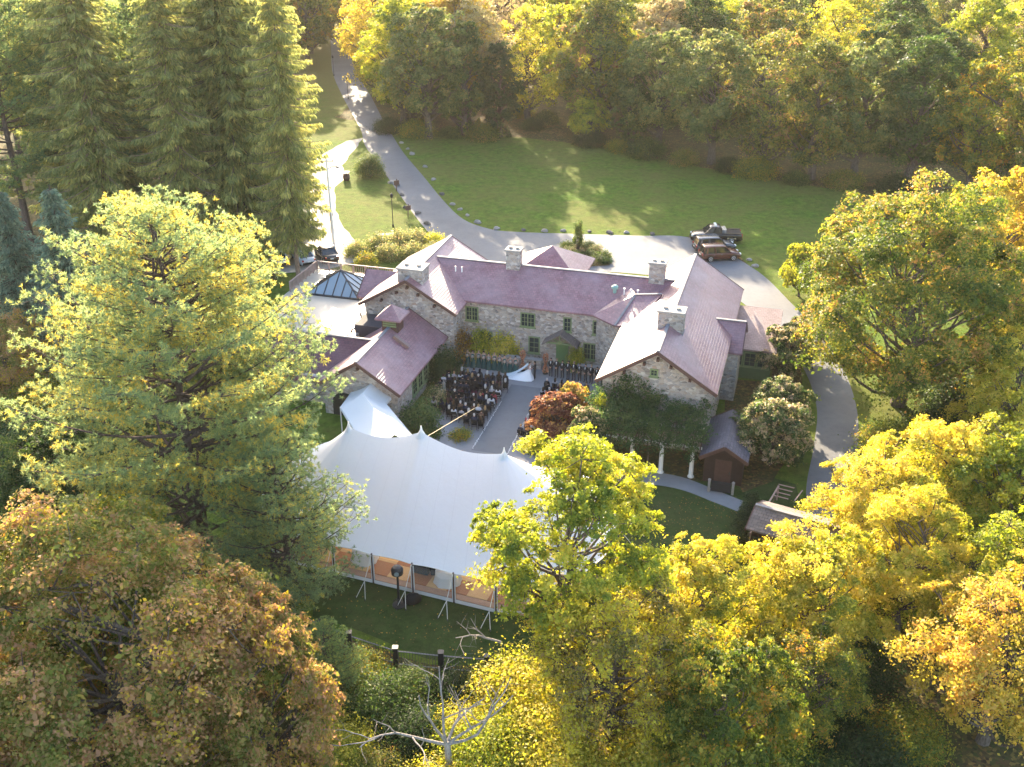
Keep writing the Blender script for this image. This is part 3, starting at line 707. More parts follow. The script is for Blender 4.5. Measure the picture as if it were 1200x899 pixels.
# ---------------------------------------------------------------- small frame canopy from the low gable to the marquee
cn = empty('canopy_walkway', (-11, 73, 0), 0, 'white bent canopy joining the low stone gable to the big tent', 'canopy')
def cl_(p, z): return (p[0]+11, p[1]-73, z)
r0, r1, r2 = (-10.95,77.2), (-11.75,74.2), (-8.55,67.6)
a0, a1, a2 = (-9.25,76.7), (-10.0,74.55), (-6.7,67.9)       # right eave
b0, b1, b2 = (-12.75,77.6), (-13.5,73.85), (-10.6,67.2)     # left eave
cv = []; cf = []; nn = 8; kk = 6
for seg in (((r0,r1),(a0,a1),(b0,b1)), ((r1,r2),(a1,a2),(b1,b2))):
    for side in (1, 2):
        b = len(cv)
        for i in range(nn+1):
            for k in range(kk+1):
                rp = Vector(seg[0][0]).lerp(Vector(seg[0][1]), i/nn); ep = Vector(seg[side][0]).lerp(Vector(seg[side][1]), i/nn); q = rp.lerp(ep, k/kk)
                cv.append(cl_(q, 3.35 + (2.3-3.35)*(k/kk) - .10*math.sin(math.pi*k/kk) - .06*math.sin(math.pi*i/nn)))
        cf += [(b+i*(kk+1)+k, b+(i+1)*(kk+1)+k, b+(i+1)*(kk+1)+k+1, b+i*(kk+1)+k+1) for i in range(nn) for k in range(kk)]
part('canopy', MB().add(cv, cf), M['tent'], None, cn, True)
part('gable_flap', MB().add([cl_(r0,3.35), cl_(a0,2.3), cl_(b0,2.3)], [(0,1,2)]), M['tent'], None, cn)
va = MB()
for e in ((a0,a1),(a1,a2),(b0,b1),(b1,b2)):
    x, y = Vector(e[0]), Vector(e[1])
    va.add([cl_(x,2.3), cl_(y,2.3), cl_(y,2.05), cl_(x,2.05)], [(0,1,2,3)])
part('valance', va, M['tent'], None, cn)
for e in (a0, a1, b0, b1, (-8.3,71.1), (-12.0,70.4)): part('post', MB().tube([cl_(e,0), cl_(e,2.3)], .045, 8), M['white'], None, cn)

# ---------------------------------------------------------------- white-columned pergola, brown shed, lean-to
pg = empty('pergola', (HO.x, HO.y, 0), HA, 'vine-covered pergola on white columns before the right gable', 'pergola')
for u, v in ((11.5,-15.0),(13.6,-15.0),(15.8,-15.0),(18.05,-15.0)):
    c_ = part('column', MB().lathe([(.24,0),(.24,.1),(.17,.16),(.16,1.2),(.13,2.3),(.19,2.36),(.19,2.46)], 14, (u,v,0)), M['white'], None, pg, False)
bm_ = MB().bar((10.6,-15.0,2.53),(18.7,-15.0,2.53),.14,.16).bar((10.6,-12.2,2.53),(18.7,-12.2,2.53),.14,.16); part('beam', bm_, M['white'], None, pg)
rf = MB()
for k in range(14): rf.bar((10.8+k*.6,-15.5,2.68),(10.8+k*.6,-11.6,2.68),.07,.14)
part('rafter', rf, M['trimwood'], None, pg)
sh = empty('garden_shed', (HO.x, HO.y, 0), HA, 'small dark brown gabled shed beside the pergola', 'shed')
part('wall', MB().prism([(18.95,0),(21.75,0),(21.75,2.35),(20.35,3.2),(18.95,2.35)], 'y', -15.3, -10.2), M['brown'], None, sh)
bd = MB()
for k in range(13): bd.box(19.0+k*.21, 19.17+k*.21, -15.325, -15.30, .03, 2.3)
part('board', bd, M['brown'], None, sh)
roof_gable('y', -15.75, -9.9, 20.35, 1.75, 2.28, 3.38, M['shed_roof'], None, .1, 'roof', sh, caps=False)
dr = part('door', MB().box(19.75,20.95,-15.36,-15.33,.05,2.0), M['trimwood'], None, sh); part('handle', MB().box(20.8,20.86,-15.42,-15.36,.9,1.1), M['darkmetal'], None, dr)
for u in (19.55, 21.25):
    o = tag(MB().box(-.09,.09,-.09,.09,0,1.0).add([(-.11,-.11,1.0),(.11,-.11,1.0),(.11,.11,1.0),(-.11,.11,1.0),(0,0,1.12)], [(0,1,4),(1,2,4),(2,3,4),(3,0,4)]).build('gate_post', M['concrete'], None, loc=hw(u,-16.6), rz=HA), 'grey gate post on the %s of the shed door' % ('left' if u < 20 else 'right'), 'post')
o = tag(MB().box(-.7,.7,-.05,.05,.25,.8).box(-.7,.7,-.06,.06,.85,.92).box(-.7,.7,-.06,.06,.12,.2).build('gate', M['darkmetal'], None, loc=hw(20.4,-16.6), rz=HA), 'low dark gate between the posts before the shed', 'gate')
lt = empty('lean_to', (17.3, 58.5, 0), R(-29), 'low brown-shingled lean-to half hidden by yellow leaves', 'lean-to')
roof_gable('x', -1.4, 4.6, .2, 1.9, 2.0, 2.75, M['roof_brown'], None, .1, 'roof', lt, caps=True)
part('wall', MB().prism([(-1.3,0),(1.7,0),(1.7,2.0),(.2,2.55),(-1.3,2.0)], 'x', -1.1, 4.3), M['brown'], None, lt)
fr = empty('timber_frame', (16.6, 60.6, 0), 0, 'grey timber rail frame with rungs beside the lean-to', 'frame')
F = [(18.9,64.1),(15.8,58.4),(17.0,57.4)]
def fl_(p, z): return (p[0]-16.6, p[1]-60.6, z)
for a, b in zip(F, F[1:]): part('rail', MB().bar(fl_(a,1.15), fl_(b,1.15), .1, .08), M['rail'], None, fr); part('rail', MB().bar(fl_(a,.55), fl_(b,.55), .06, .06), M['trimwood'], None, fr)
for p_ in F + [(17.35,61.25)]: part('post', MB().bar(fl_(p_,0), fl_(p_,1.2), .11, .11), M['rail'], None, fr)
for k in range(4):
    q = Vector((18.2,62.9)).lerp(Vector((18.95,64.3)), k/3); part('rung', MB().bar(fl_(q,1.2), fl_((q.x+1.0, q.y-.5),1.2), .06, .05), M['rail'], None, fr)
part('rail', MB().bar(fl_((19.6,62.2),1.2), fl_((20.45,63.5),1.2), .07, .06), M['rail'], None, fr)
# black iron fence below the tent lawn
fc = empty('iron_fence', (-6, 47, 0), 0, 'black iron picket fence with dark posts below the tent lawn', 'fence')
fp = [(-13.2,50.6),(-11.3,49.2),(-9.4,48.2),(-6.6,46.9),(-4.0,46.5),(-1.4,46.2),(1.2,46.0)]
for k, (a, b) in enumerate(zip(fp, fp[1:])):
    A_ = Vector((a[0]+6, a[1]-47, 0)); B_ = Vector((b[0]+6, b[1]-47, 0))
    part('post', MB().box(A_.x-.14, A_.x+.14, A_.y-.14, A_.y+.14, 0, 1.35).box(A_.x-.17, A_.x+.17, A_.y-.17, A_.y+.17, 1.35, 1.42), M['iron'], None, fc)
    rl = MB()
    for z in (.2, 1.12): rl.bar(A_+Vector((0,0,z)), B_+Vector((0,0,z)), .05, .05)
    part('rail', rl, M['lead'], None, fc)
    n = int((B_-A_).length/.16); pk = MB()
    for q in range(1, n): c_ = A_.lerp(B_, q/n); pk.bar(c_+Vector((0,0,.08)), c_+Vector((0,0,1.2)), .022, .022)
    part('picket', pk, M['iron'], None, fc)
# ---------------------------------------------------------------- vegetation
def unit(v): return v/np.maximum(np.linalg.norm(v, axis=1, keepdims=True), 1e-9)
def quads_mesh(name, P, N, L, W, rnd, rg, T=None, fold=.15):
    """one folded diamond leaf for every point"""
    n = len(P); N = unit(N)
    if T is None: T = rg.normal(size=(n, 3))
    T = unit(T - N*np.sum(T*N, 1, keepdims=True)); B = np.cross(N, T)
    L = np.broadcast_to(L, n)[:, None]; W = np.broadcast_to(W, n)[:, None]
    V = np.empty((n, 4, 3)); V[:,0] = P - T*L/2; V[:,2] = P + T*L/2; V[:,1] = P + B*W/2 + N*W*fold; V[:,3] = P - B*W/2 + N*W*fold
    me = bpy.data.meshes.new(name)
    me.vertices.add(4*n); me.vertices.foreach_set('co', V.reshape(-1).astype(np.float32))
    me.loops.add(4*n); me.loops.foreach_set('vertex_index', np.arange(4*n, dtype=np.int32))
    me.polygons.add(n); me.polygons.foreach_set('loop_start', np.arange(0, 4*n, 4, dtype=np.int32))
    me.update(calc_edges=True)
    at = me.attributes.new('rnd', 'FLOAT_VECTOR', 'FACE'); at.data.foreach_set('vector', rnd.astype(np.float32).reshape(-1))
    return me
def tris_mesh(name, P, D, L, W, rnd, rg):
    """one thin needle blade for every point, pointing along D"""
    n = len(P); D = unit(D); B = unit(np.cross(D, rg.normal(size=(n, 3))))
    L = np.broadcast_to(L, n)[:, None]; W = np.broadcast_to(W, n)[:, None]
    V = np.empty((n, 3, 3)); V[:,0] = P - B*W/2; V[:,1] = P + B*W/2; V[:,2] = P + D*L
    me = bpy.data.meshes.new(name)
    me.vertices.add(3*n); me.vertices.foreach_set('co', V.reshape(-1).astype(np.float32))
    me.loops.add(3*n); me.loops.foreach_set('vertex_index', np.arange(3*n, dtype=np.int32))
    me.polygons.add(n); me.polygons.foreach_set('loop_start', np.arange(0, 3*n, 3, dtype=np.int32))
    me.update(calc_edges=True)
    at = me.attributes.new('rnd', 'FLOAT_VECTOR', 'FACE'); at.data.foreach_set('vector', rnd.astype(np.float32).reshape(-1))
    return me
def fib(n, rg, jit=.25):
    i = np.arange(n) + .5; ph = np.arccos(1-2*i/n); th = math.pi*(1+5**.5)*i
    d = np.stack([np.cos(th)*np.sin(ph), np.sin(th)*np.sin(ph), np.cos(ph)], 1)
    return unit(d + rg.normal(size=d.shape)*jit)
def limb(mb, a, b, r0, r1, rg, sag=.12, n=5, sides=5):
    a = np.array(a, float); b = np.array(b, float); L = np.linalg.norm(b-a); pts = []
    side = rg.normal(size=3)*L*.07
    for k in range(n+1):
        t = k/n; p = a + (b-a)*t + side*math.sin(math.pi*t) + np.array([0,0,-L*sag*math.sin(math.pi*t)]); pts.append(p)
    mb.tube(pts, [r0 + (r1-r0)*k/n for k in range(n+1)], sides, cap=False)
    return pts
def broadleaf(seed, H, Rr, zb, lobes=46, subs=13, leaves=48, leaf=.27, lobe=.30, top=1.0, spread=1.0, twigs=4, trunk=.028, hollow=.5, aspect=.62):
    """broad-leaved tree: lobes of foliage round a forked trunk; returns (trunk mesh builder, leaf mesh)"""
    rg = np.random.default_rng(seed); cz = (zb+H)/2; hz = (H-zb)/2
    d = fib(lobes, rg); f = rg.uniform(hollow, 1.0, lobes)[:, None]**.7
    widen = 1 + .18*spread*np.clip(-d[:,2:3], -1, 1)*-1*0
    C = d*np.array([Rr, Rr, hz])*f*(1-.16*rg.random((lobes,1)))*widen
    C[:,0:2] *= (1 - .22*np.clip(C[:,2:3]/hz, 0, 1)*top)
    C += np.array([0,0,cz]); rl = Rr*lobe*rg.uniform(.65, 1.3, lobes)
    S = np.repeat(C, subs, 0); ls = np.repeat(rl, subs)[:, None]
    outw = unit(S - np.array([0,0,cz-hz*.4]))
    so = unit(rg.normal(size=S.shape) + outw*.55)*rg.uniform(.5, 1.12, (len(S),1))*ls*np.array([1.15,1.15,.85]); S = S + so
    P = np.repeat(S, leaves, 0); rs = np.repeat(ls*rg.uniform(.5, 1.2, ls.shape), leaves, 0)*.33
    # each clump is a loose spray, tilted outwards
    tl = np.repeat(unit(outw*.7 + rg.normal(size=S.shape)*.45 + np.array([0,0,.9])), leaves, 0)
    off = rg.normal(size=P.shape)*rs*.68; off -= tl*np.sum(off*tl, 1, keepdims=True)*.55; off[:,2] -= np.sum(off[:,:2]**2, 1)*.22/np.maximum(rs[:,0], .1); P = P + off
    cc = np.repeat(np.repeat(C, subs, 0), leaves, 0)
    N = unit(P-cc)*.35 + tl*.6 + rg.normal(size=P.shape)*.55
    n = len(P); sz = leaf*np.exp(rg.normal(size=n)*.34)
    rnd = np.stack([rg.random(n), np.repeat(rg.random(len(S)), leaves), np.repeat(np.repeat(rg.random(lobes), subs), leaves)], 1)
    me = quads_mesh('crown', P, N, sz, sz*aspect, rnd, rg)
    mb = MB(); rt = H*trunk
    tp = [np.array([0,0,0])]; 
    for k in range(1, 9): tp.append(np.array([rg.normal()*Rr*.025*k, rg.normal()*Rr*.025*k, H*.86*k/8]))
    mb.tube(tp, [rt*(1.25 if k == 0 else 1-.11*k) for k in range(9)], 8)
    def trunk_at(z):
        t = min(max(z/(H*.86)*8, 0), 7.99); k = int(t); return tp[k]+(tp[k+1]-tp[k])*(t-k), rt*(1-.11*t)
    for i in range(lobes):
        zz = min(max(zb*.7, C[i,2]-np.linalg.norm(C[i,:2])*.7 - .6), H*.8)
        a, r = trunk_at(zz); limb(mb, a, C[i], max(r*.42, .05), .035, rg, .06)
        for q in range(twigs):
            limb(mb, C[i], S[i*subs+q % subs], .03, .012, rg, .0, 2, 4)
    return mb, me
def pine(seed, H, Rr, zb, step=.75, needles=9, nl=.30, nw=.055, per=5, flat=.0, dens=1.0):
    """white pine: tiers of limbs, each ending in plates of needle tufts"""
    rg = np.random.default_rng(seed); mb = MB(); rt = H*.017
    mb.tube([(0.25*math.sin(k*1.1)*k/9, .2*math.cos(k*.9)*k/9, H*k/10) for k in range(11)], [rt*(1.2 if k == 0 else 1-.093*k) for k in range(11)], 8)
    tuft = []; tdir = []; trand = []; z = zb; bi = 0
    while z < H*.985:
        x = (z-zb)/(H-zb)
        prof = (1-x)**.62*(.62+.38*min(1, x/.38))*1.04 if x < .97 else .12
        for k in range(per if x < .9 else 4):
            if rg.random() < .10: continue
            L = Rr*prof*rg.uniform(.62, 1.12) + .35; az = rg.uniform(0, 2*math.pi) if rg.random() < .5 else k*2*math.pi/per + bi*.7
            z0 = z + rg.uniform(-.3, .3); rise = rg.uniform(.05, .30) + .35*x; brand = rg.random(); droop = rg.uniform(.0, .14)*(1-x)
            dirh = np.array([math.cos(az), math.sin(az), 0]); side = np.array([-math.sin(az), math.cos(az), 0])
            def bp(s): return np.array([0,0,z0]) + dirh*L*s + side*L*.10*math.sin(s*3+k) + np.array([0,0, L*(rise*s - droop*math.sin(s*3.1) + .10*s**3)])
            mb.tube([bp(q/6) for q in range(7)], [max(.022, (.028+.011*L)*(1-q/6.6)) for q in range(7)], 5, cap=False)
            s = .26 + .1*rg.random()
            while s <= 1.0:
                for sg in (-1, 1):
                    bl = L*.30*(1.15-s*.75)*rg.uniform(.6, 1.25) + .25; ang = rg.uniform(.6, 1.15)
                    dd = dirh*math.cos(ang) + side*sg*math.sin(ang) + np.array([0,0,rg.uniform(.02,.30)]); b0 = bp(s); b1 = b0 + dd*bl
                    if rg.random() < .6: mb.tube([b0, b1], [.02, .01], 3, cap=False)
                    nt = max(3, int(bl/.22*dens)); br = rg.random()
                    for q in range(nt):
                        t = (q+1)/nt; t = .28 + .72*t
                        pt = b0 + (b1-b0)*t + rg.normal(size=3)*np.array([.19,.19,.11]) + np.array([0,0,abs(rg.normal())*.16]); tuft.append(pt); tdir.append(dd*.6 + np.array([0,0,.55]) + rg.normal(size=3)*.25); trand.append((brand, br))
                s += rg.uniform(.36, .60)/L
            for q in range(5): tuft.append(bp(1.0) + rg.normal(size=3)*.2); tdir.append(dirh + np.array([0,0,.6])); trand.append((brand, rg.random()))
        z += step*rg.uniform(.75, 1.25)*(1 - .35*x); bi += 1
    for q in range(14): tuft.append(np.array([0,0,H*.985]) + rg.normal(size=3)*np.array([.25,.25,.3])); tdir.append(np.array([0,0,1.0])); trand.append((.5, rg.random()))
    tuft = np.array(tuft); tdir = unit(np.array(tdir)); trand = np.array(trand)
    P = np.repeat(tuft, needles, 0); D = unit(np.repeat(tdir, needles, 0)*.55 + unit(rg.normal(size=P.shape))*.85)
    n = len(P); P = P + D*.03
    rnd = np.stack([rg.random(n), np.repeat(trand[:,1], needles), np.repeat(trand[:,0], needles)], 1)
    return mb, tris_mesh('crown', P, D, nl*rg.uniform(.7, 1.25, n), nw, rnd, rg)
def spruce(seed, H, Rr, zb, step=.62, per=7, sl=.55, sw=.15, power=.8, droop=.35, dens=1.0):
    """spruce: drooping limbs hung with pendent sprays"""
    rg = np.random.default_rng(seed); mb = MB(); rt = H*.013
    mb.tube([(0,0,H*k/8) for k in range(9)], [rt*(1-.118*k)+.02 for k in range(9)], 8)
    P = []; D = []; rn = []; z = zb; bi = 0
    while z < H*.99:
        x = (z-zb)/(H-zb); prof = max(.04, (1-x)**power)*(.85+.15*min(1, x/.1))
        for k in range(per):
            L = Rr*prof*rg.choice([rg.uniform(.45,.75), rg.uniform(.75,1.15)]); az = k*2*math.pi/per + bi*1.3 + rg.normal()*.2; z0 = z + rg.uniform(-.6, .6)*(1-x); br = rg.random(); dr = droop*rg.uniform(.7, 1.3)*(1-.65*x)
            dirh = np.array([math.cos(az), math.sin(az), 0]); side = np.array([-math.sin(az), math.cos(az), 0])
            def bp(s): return np.array([0,0,z0]) + dirh*L*s + np.array([0,0, L*(-dr*s*1.2 + dr*.75*s*s)])
            mb.tube([bp(q/4) for q in range(5)], [max(.012, (.018+.009*L)*(1-q/4.4)) for q in range(5)], 4, cap=False)
            m = max(4, int(L/.20*dens))
            for q in range(m):
                s = .12 + .88*(q+rg.random())/m; b = bp(s); w = L*.22*(1.15-s)+.12; sr = rg.random()
                for r in range(4):
                    lat = rg.uniform(-1, 1)*w; p = b + side*lat + dirh*rg.normal()*.08 + np.array([0,0,-abs(lat)*.25-rg.random()*.18]); P.append(p)
                    D.append(dirh*rg.uniform(.1,.75) + side*np.sign(lat)*.45*rg.random() + np.array([0,0,-rg.uniform(.15,1.0)*(1-.5*x)])); rn.append((rg.random(), sr, br))
        z += step*rg.uniform(.8, 1.2)*(1-.3*x); bi += 1
    P = np.array(P); D = unit(np.array(D)); rn = np.array(rn); n = len(P)
    N = unit(np.cross(D, rg.normal(size=D.shape)) + np.array([0,0,.25]))
    sz = sl*rg.uniform(.6, 1.25, n)
    return mb, quads_mesh('crown', P + D*(sl*.3), N, sz, sz*(sw/sl)*rg.uniform(.8, 1.4, n), rn, rg, T=D, fold=.25)
def bush(seed, Rr, H, n_cl=60, leaves=60, leaf=.16, flat=.8, upright=False, aspect=.55):
    """low shrub: clumps over a dome, stems to the ground"""
    rg = np.random.default_rng(seed); d = fib(n_cl, rg, .3); d[:,2] = np.abs(d[:,2])
    C = d*np.array([Rr, Rr, H*.78])*rg.uniform(.5, .92, (n_cl,1)); C[:,2] += H*.12
    rl = min(Rr, H)*.30*rg.uniform(.7, 1.3, n_cl)
    P = np.repeat(C, leaves, 0) + rg.normal(size=(n_cl*leaves, 3))*np.repeat(rl, leaves)[:, None]*np.array([.6,.6,.5]); P[:,2] = np.maximum(P[:,2], .04)
    N = unit(P-np.array([0,0,H*.3]))*.6 + np.array([0,0,.45]) + rg.normal(size=P.shape)*.6
    n = len(P); sz = leaf*rg.uniform(.6, 1.4, n); rnd = np.stack([rg.random(n), np.repeat(rg.random(n_cl), leaves), np.repeat(rg.random(n_cl), leaves)], 1)
    mb = MB()
    for k in range(0, n_cl, 3): limb(mb, (rg.normal()*.12, rg.normal()*.12, 0), C[k], .035, .012, rg, -.05, 3, 4)
    return mb, quads_mesh('crown', P, N, sz, sz*aspect, rnd, rg)

G = {  # foliage colours by kind
 'yellow':  [(.0,(.20,.24,.03)), (.3,(.40,.385,.055)), (.6,(.62,.53,.085)), (.9,(.78,.62,.14))],
 'gold':    [(.0,(.26,.24,.04)), (.35,(.50,.40,.07)), (.7,(.68,.50,.10)), (1,(.66,.40,.12))],
 'lime':    [(.0,(.14,.19,.03)), (.4,(.31,.35,.05)), (.75,(.52,.49,.07)), (1,(.70,.58,.10))],
 'olive':   [(.0,(.07,.11,.02)), (.4,(.17,.20,.035)), (.72,(.34,.31,.05)), (.9,(.52,.38,.06)), (1,(.55,.28,.07))],
 'green':   [(.0,(.035,.07,.02)), (.5,(.075,.12,.03)), (.85,(.14,.18,.045)), (1,(.26,.25,.06))],
 'darkgreen': [(.0,(.022,.042,.016)), (.6,(.045,.078,.026)), (1,(.085,.115,.035))],
 'rust':    [(.0,(.14,.17,.035)), (.32,(.26,.25,.06)), (.52,(.37,.27,.09)), (.72,(.45,.26,.13)), (.9,(.52,.29,.16)), (1,(.60,.45,.07))],
 'orange':  [(.0,(.22,.22,.04)), (.35,(.42,.32,.07)), (.65,(.58,.37,.11)), (1,(.66,.42,.20))],
 'peach':   [(.0,(.26,.24,.10)), (.4,(.44,.37,.17)), (.8,(.56,.44,.24)), (1,(.58,.38,.22))],
 'red':     [(.0,(.14,.045,.03)), (.5,(.30,.09,.045)), (.8,(.46,.17,.06)), (1,(.62,.30,.08))],
 'jmaple':  [(.0,(.13,.05,.04)), (.5,(.24,.10,.065)), (.78,(.36,.18,.085)), (1,(.56,.34,.12))],
 'mixed':   [(.0,(.06,.095,.025)), (.4,(.17,.19,.045)), (.7,(.33,.30,.06)), (.88,(.44,.29,.09)), (1,(.42,.22,.11))],
 'pine':    [(.0,(.18,.25,.13)), (.45,(.29,.36,.16)), (.72,(.42,.45,.17)), (.87,(.64,.54,.14)), (1,(.72,.52,.12))],
 'pinegreen': [(.0,(.10,.16,.075)), (.5,(.19,.27,.11)), (.85,(.32,.37,.12)), (1,(.50,.46,.12))],
 'bluespruce': [(.0,(.11,.17,.125)), (.6,(.19,.27,.19)), (1,(.30,.38,.25))],
 'spruce':  [(.0,(.16,.19,.07)), (.5,(.30,.32,.11)), (.85,(.46,.44,.15)), (1,(.62,.54,.18))],
 'hydrangea': [(.0,(.05,.085,.03)), (.42,(.10,.14,.045)), (.58,(.24,.25,.10)), (.75,(.52,.42,.22)), (1,(.62,.46,.32))],
 'sage':    [(.0,(.07,.11,.035)), (.4,(.14,.18,.055)), (.75,(.25,.265,.085)), (1,(.42,.36,.12))],
 'oak':     [(.0,(.06,.10,.02)), (.45,(.14,.18,.035)), (.74,(.27,.27,.05)), (.9,(.44,.33,.07)), (1,(.52,.30,.10))],
 'vinemix': [(.0,(.13,.13,.035)), (.25,(.26,.22,.06)), (.42,(.40,.29,.09)), (.58,(.50,.46,.06)), (1,(.72,.60,.08))],
 'vine':    [(.0,(.035,.075,.028)), (.6,(.085,.14,.045)), (1,(.17,.21,.07))],
 'brownshrub': [(.0,(.13,.085,.04)), (.4,(.26,.15,.06)), (.75,(.42,.24,.06)), (1,(.52,.34,.06))],
 'pale_hedge': [(.0,(.10,.14,.04)), (.5,(.22,.25,.09)), (.85,(.42,.38,.14)), (1,(.55,.40,.20))],  # paler green and gold leaves of the long border
}
for k, st in G.items(): M['leaf_'+k] = leafmat('leaves_'+k, st, .56 if k in ('pine','pinegreen','spruce','bluespruce') else .56)
TREES = {}
def proto(key, built, barkmat):
    mb, me = built; TREES[key] = (mb.mesh('trunk', M[barkmat]), me)
    me.materials.append(M['leaf_green'])
def plant(name, key, loc, rz, s, kind, label, cat='tree', group=None, sz=None, bark=None, tilt=0.0):
    o = empty(name, loc, rz, label, cat, group); o.scale = (s, s, sz or s)
    if tilt: o.rotation_euler[0] = tilt
    t = link('trunk' if cat == 'tree' else 'stem', TREES[key][0], o); c = link('crown' if cat == 'tree' else 'foliage', TREES[key][1], o)
    c.material_slots[0].link = 'OBJECT'; c.material_slots[0].material = M['leaf_'+kind]
    if bark: t.material_slots[0].link = 'OBJECT'; t.material_slots[0].material = M[bark]
    return o

proto('heropine', pine(11, 23.4, 10.6, 3.0, .60, 15, .205, .055, 6), 'bark_pine')
proto('pineB', pine(12, 14, 6.0, 1.2, .58, 14, .20, .052, 6), 'bark_pine')
proto('pineC', pine(13, 26, 7.5, 6.0, .9, 8, .40, .10, 5), 'bark_pine')
proto('spruceA', spruce(21, 33, 7.6, 6.0, .80, 9, .75, .17, .30, .45), 'bark_warm')
proto('spruceB', spruce(22, 32, 8.4, 2.5, .84, 9, .85, .19, .34, .55), 'bark_pine')
proto('bluespruce', spruce(23, 15, 4.8, .6, .40, 9, .40, .13, .7, .0), 'bark_pine')
proto('maple', broadleaf(31, 16.6, 7.6, 3.0, 70, 14, 124, .16, .22), 'bark')
proto('bigoak', broadleaf(32, 20, 9.4, 1.8, 90, 14, 108, .195, .20), 'bark')
proto('slim', broadleaf(33, 16, 4.8, 3.5, 52, 13, 112, .155, .23, twigs=6), 'bark')
proto('roundA', broadleaf(34, 11, 5.0, 1.2, 52, 12, 104, .155, .24), 'bark')
proto('roundB', broadleaf(35, 10, 4.6, 1.0, 48, 12, 108, .155, .25, hollow=.4), 'bark')
proto('loose', broadleaf(36, 11, 4.8, 1.5, 52, 12, 70, .145, .24, twigs=7), 'bark')
proto('tallA', broadleaf(37, 20, 6.6, 2.0, 54, 13, 62, .28, .26), 'bark')
proto('tallB', broadleaf(38, 20, 6.0, 2.5, 46, 13, 60, .28, .28, top=1.4), 'bark')
proto('tallC', broadleaf(39, 21, 7.2, 1.5, 50, 13, 36, .25, .25, twigs=8), 'bark')
proto('cedar', broadleaf(40, 16, 3.9, .3, 60, 10, 44, .26, .28, top=3.2), 'bark')
proto('bushA', bush(51, 1.5, 1.9), 'bark')
proto('bushB', bush(52, 1.6, 2.2, 70, 60, .14), 'bark')
proto('bushC', bush(53, 1.2, 1.1, 50, 50, .12), 'bark')
proto('thicket', bush(54, 2.6, 2.4, 120, 90, .15), 'bark')
proto('column', bush(55, .8, 3.2, 80, 50, .12), 'bark')
proto('ballshrub', bush(57, 1.9, 3.7, 170, 90, .13), 'bark')
proto('smalltree', broadleaf(56, 5.2, 2.5, .7, 46, 11, 44, .17, .30), 'bark')
# ---------------------------------------------------------------- foreground and side trees
plant('white_pine', 'heropine', (-19.6, 56, 0), .4, 1.04, 'pine', 'huge sunlit white pine filling the left, overlapping the tent edge')
plant('white_pine', 'pineB', (-13.4, 51.6, 0), 2.3, .90, 'pine', 'smaller white pine reaching its boughs over the tent cloth', sz=.84)
plant('pine_sapling', 'pineB', (-9.8, 43.2, 0), 2.0, .42, 'pinegreen', 'small pale green pine below the fence at the thicket')
plant('maple', 'maple', (-18.2, 36.5, 0), .0, 1.0, 'rust', 'rust-brown maple filling the bottom left corner')
plant('maple', 'roundA', (-11.6, 37.0, 0), 2.1, .82, 'rust', 'brown and green maple leaning in beside the big rust maple', sz=1.15)
plant('maple', 'roundB', (-22, 44, 0), 1.1, 1.2, 'olive', 'olive green tree at the left edge below the pine')
plant('maple', 'maple', (-25.5, 31, 0), 2.4, .9, 'rust', 'reddish maple cut by the left edge at the bottom')
plant('birch', 'slim', (3.2, 45, 0), 1.0, 1.04, 'lime', 'slender yellow-green tree standing in front of the tent')
plant('vine_tree', 'loose', (5.2, 41.2, 0), .3, .92, 'vinemix', 'brown and yellow vine-hung tree at bottom centre')
plant('vine_tree', 'roundB', (10.0, 37.8, 0), 1.9, .78, 'olive', 'dense olive green tree at the bottom right of centre', sz=.98)
plant('birch', 'roundA', (10.4, 46.5, 0), .2, .78, 'yellow', 'yellow tree right of the slender centre tree')
plant('birch', 'roundB', (17.0, 47.6, 0), 2.2, .88, 'yellow', 'bright yellow tree in front of the lean-to roof')
plant('birch', 'loose', (22.8, 56, 0), 1.0, .84, 'yellow', 'airy yellow tree beside the dark end of the drive')
plant('birch', 'roundA', (27.0, 57.5, 0), 3.0, .92, 'yellow', 'broad yellow tree at the right, below the big oak')
plant('birch', 'roundB', (31.2, 55, 0), .5, 1.12, 'lime', 'yellow-green tree cut by the right edge')
plant('birch', 'slim', (22.6, 49.5, 0), 2.0, .66, 'yellow', 'tall yellow tree over the dark hollow at lower right')
plant('maple', 'loose', (24.6, 41.2, 0), .9, 1.0, 'gold', 'golden tree in the bottom right corner')
plant('maple', 'loose', (28.6, 46.5, 0), 2.5, .95, 'lime', 'pale loose tree at right above the orange one')
plant('maple', 'loose', (15.4, 42.0, 0), .9, .62, 'olive', 'small olive tree in the dark hollow')
plant('oak', 'bigoak', (32.2, 78.5, 0), .6, .98, 'oak', 'big olive and gold oak right of the drive')
plant('maple', 'tallA', (43.8, 92, 0), 1.5, .86, 'gold', 'golden tree behind the big oak at the right edge')
plant('maple', 'roundA', (38.2, 71, 0), 1.5, .9, 'yellow', 'yellow tree at the right edge under the oak')
plant('sapling', 'smalltree', (29.6, 102.2, 0), .3, .82, 'lime', 'pale young tree beside the drive left of the oak', sz=1.1)
plant('maple', 'roundB', (-30.5, 60, 0), 2.2, .85, 'green', 'green tree in the shade at the left edge behind the pine')
plant('blue_spruce', 'bluespruce', (-43.5, 88, 0), 2, .95, 'bluespruce', 'second blue-green spruce, cut by the left edge', sz=1.05)
plant('blue_spruce', 'bluespruce', (-37.4, 84, 0), 0, 1.1, 'bluespruce', 'blue-green spruce above the white pine at the left edge', sz=1.15)
plant('maple', 'roundB', (-41.5, 79, 0), 1, .8, 'rust', 'rust-red small tree at the left edge beside the pine')
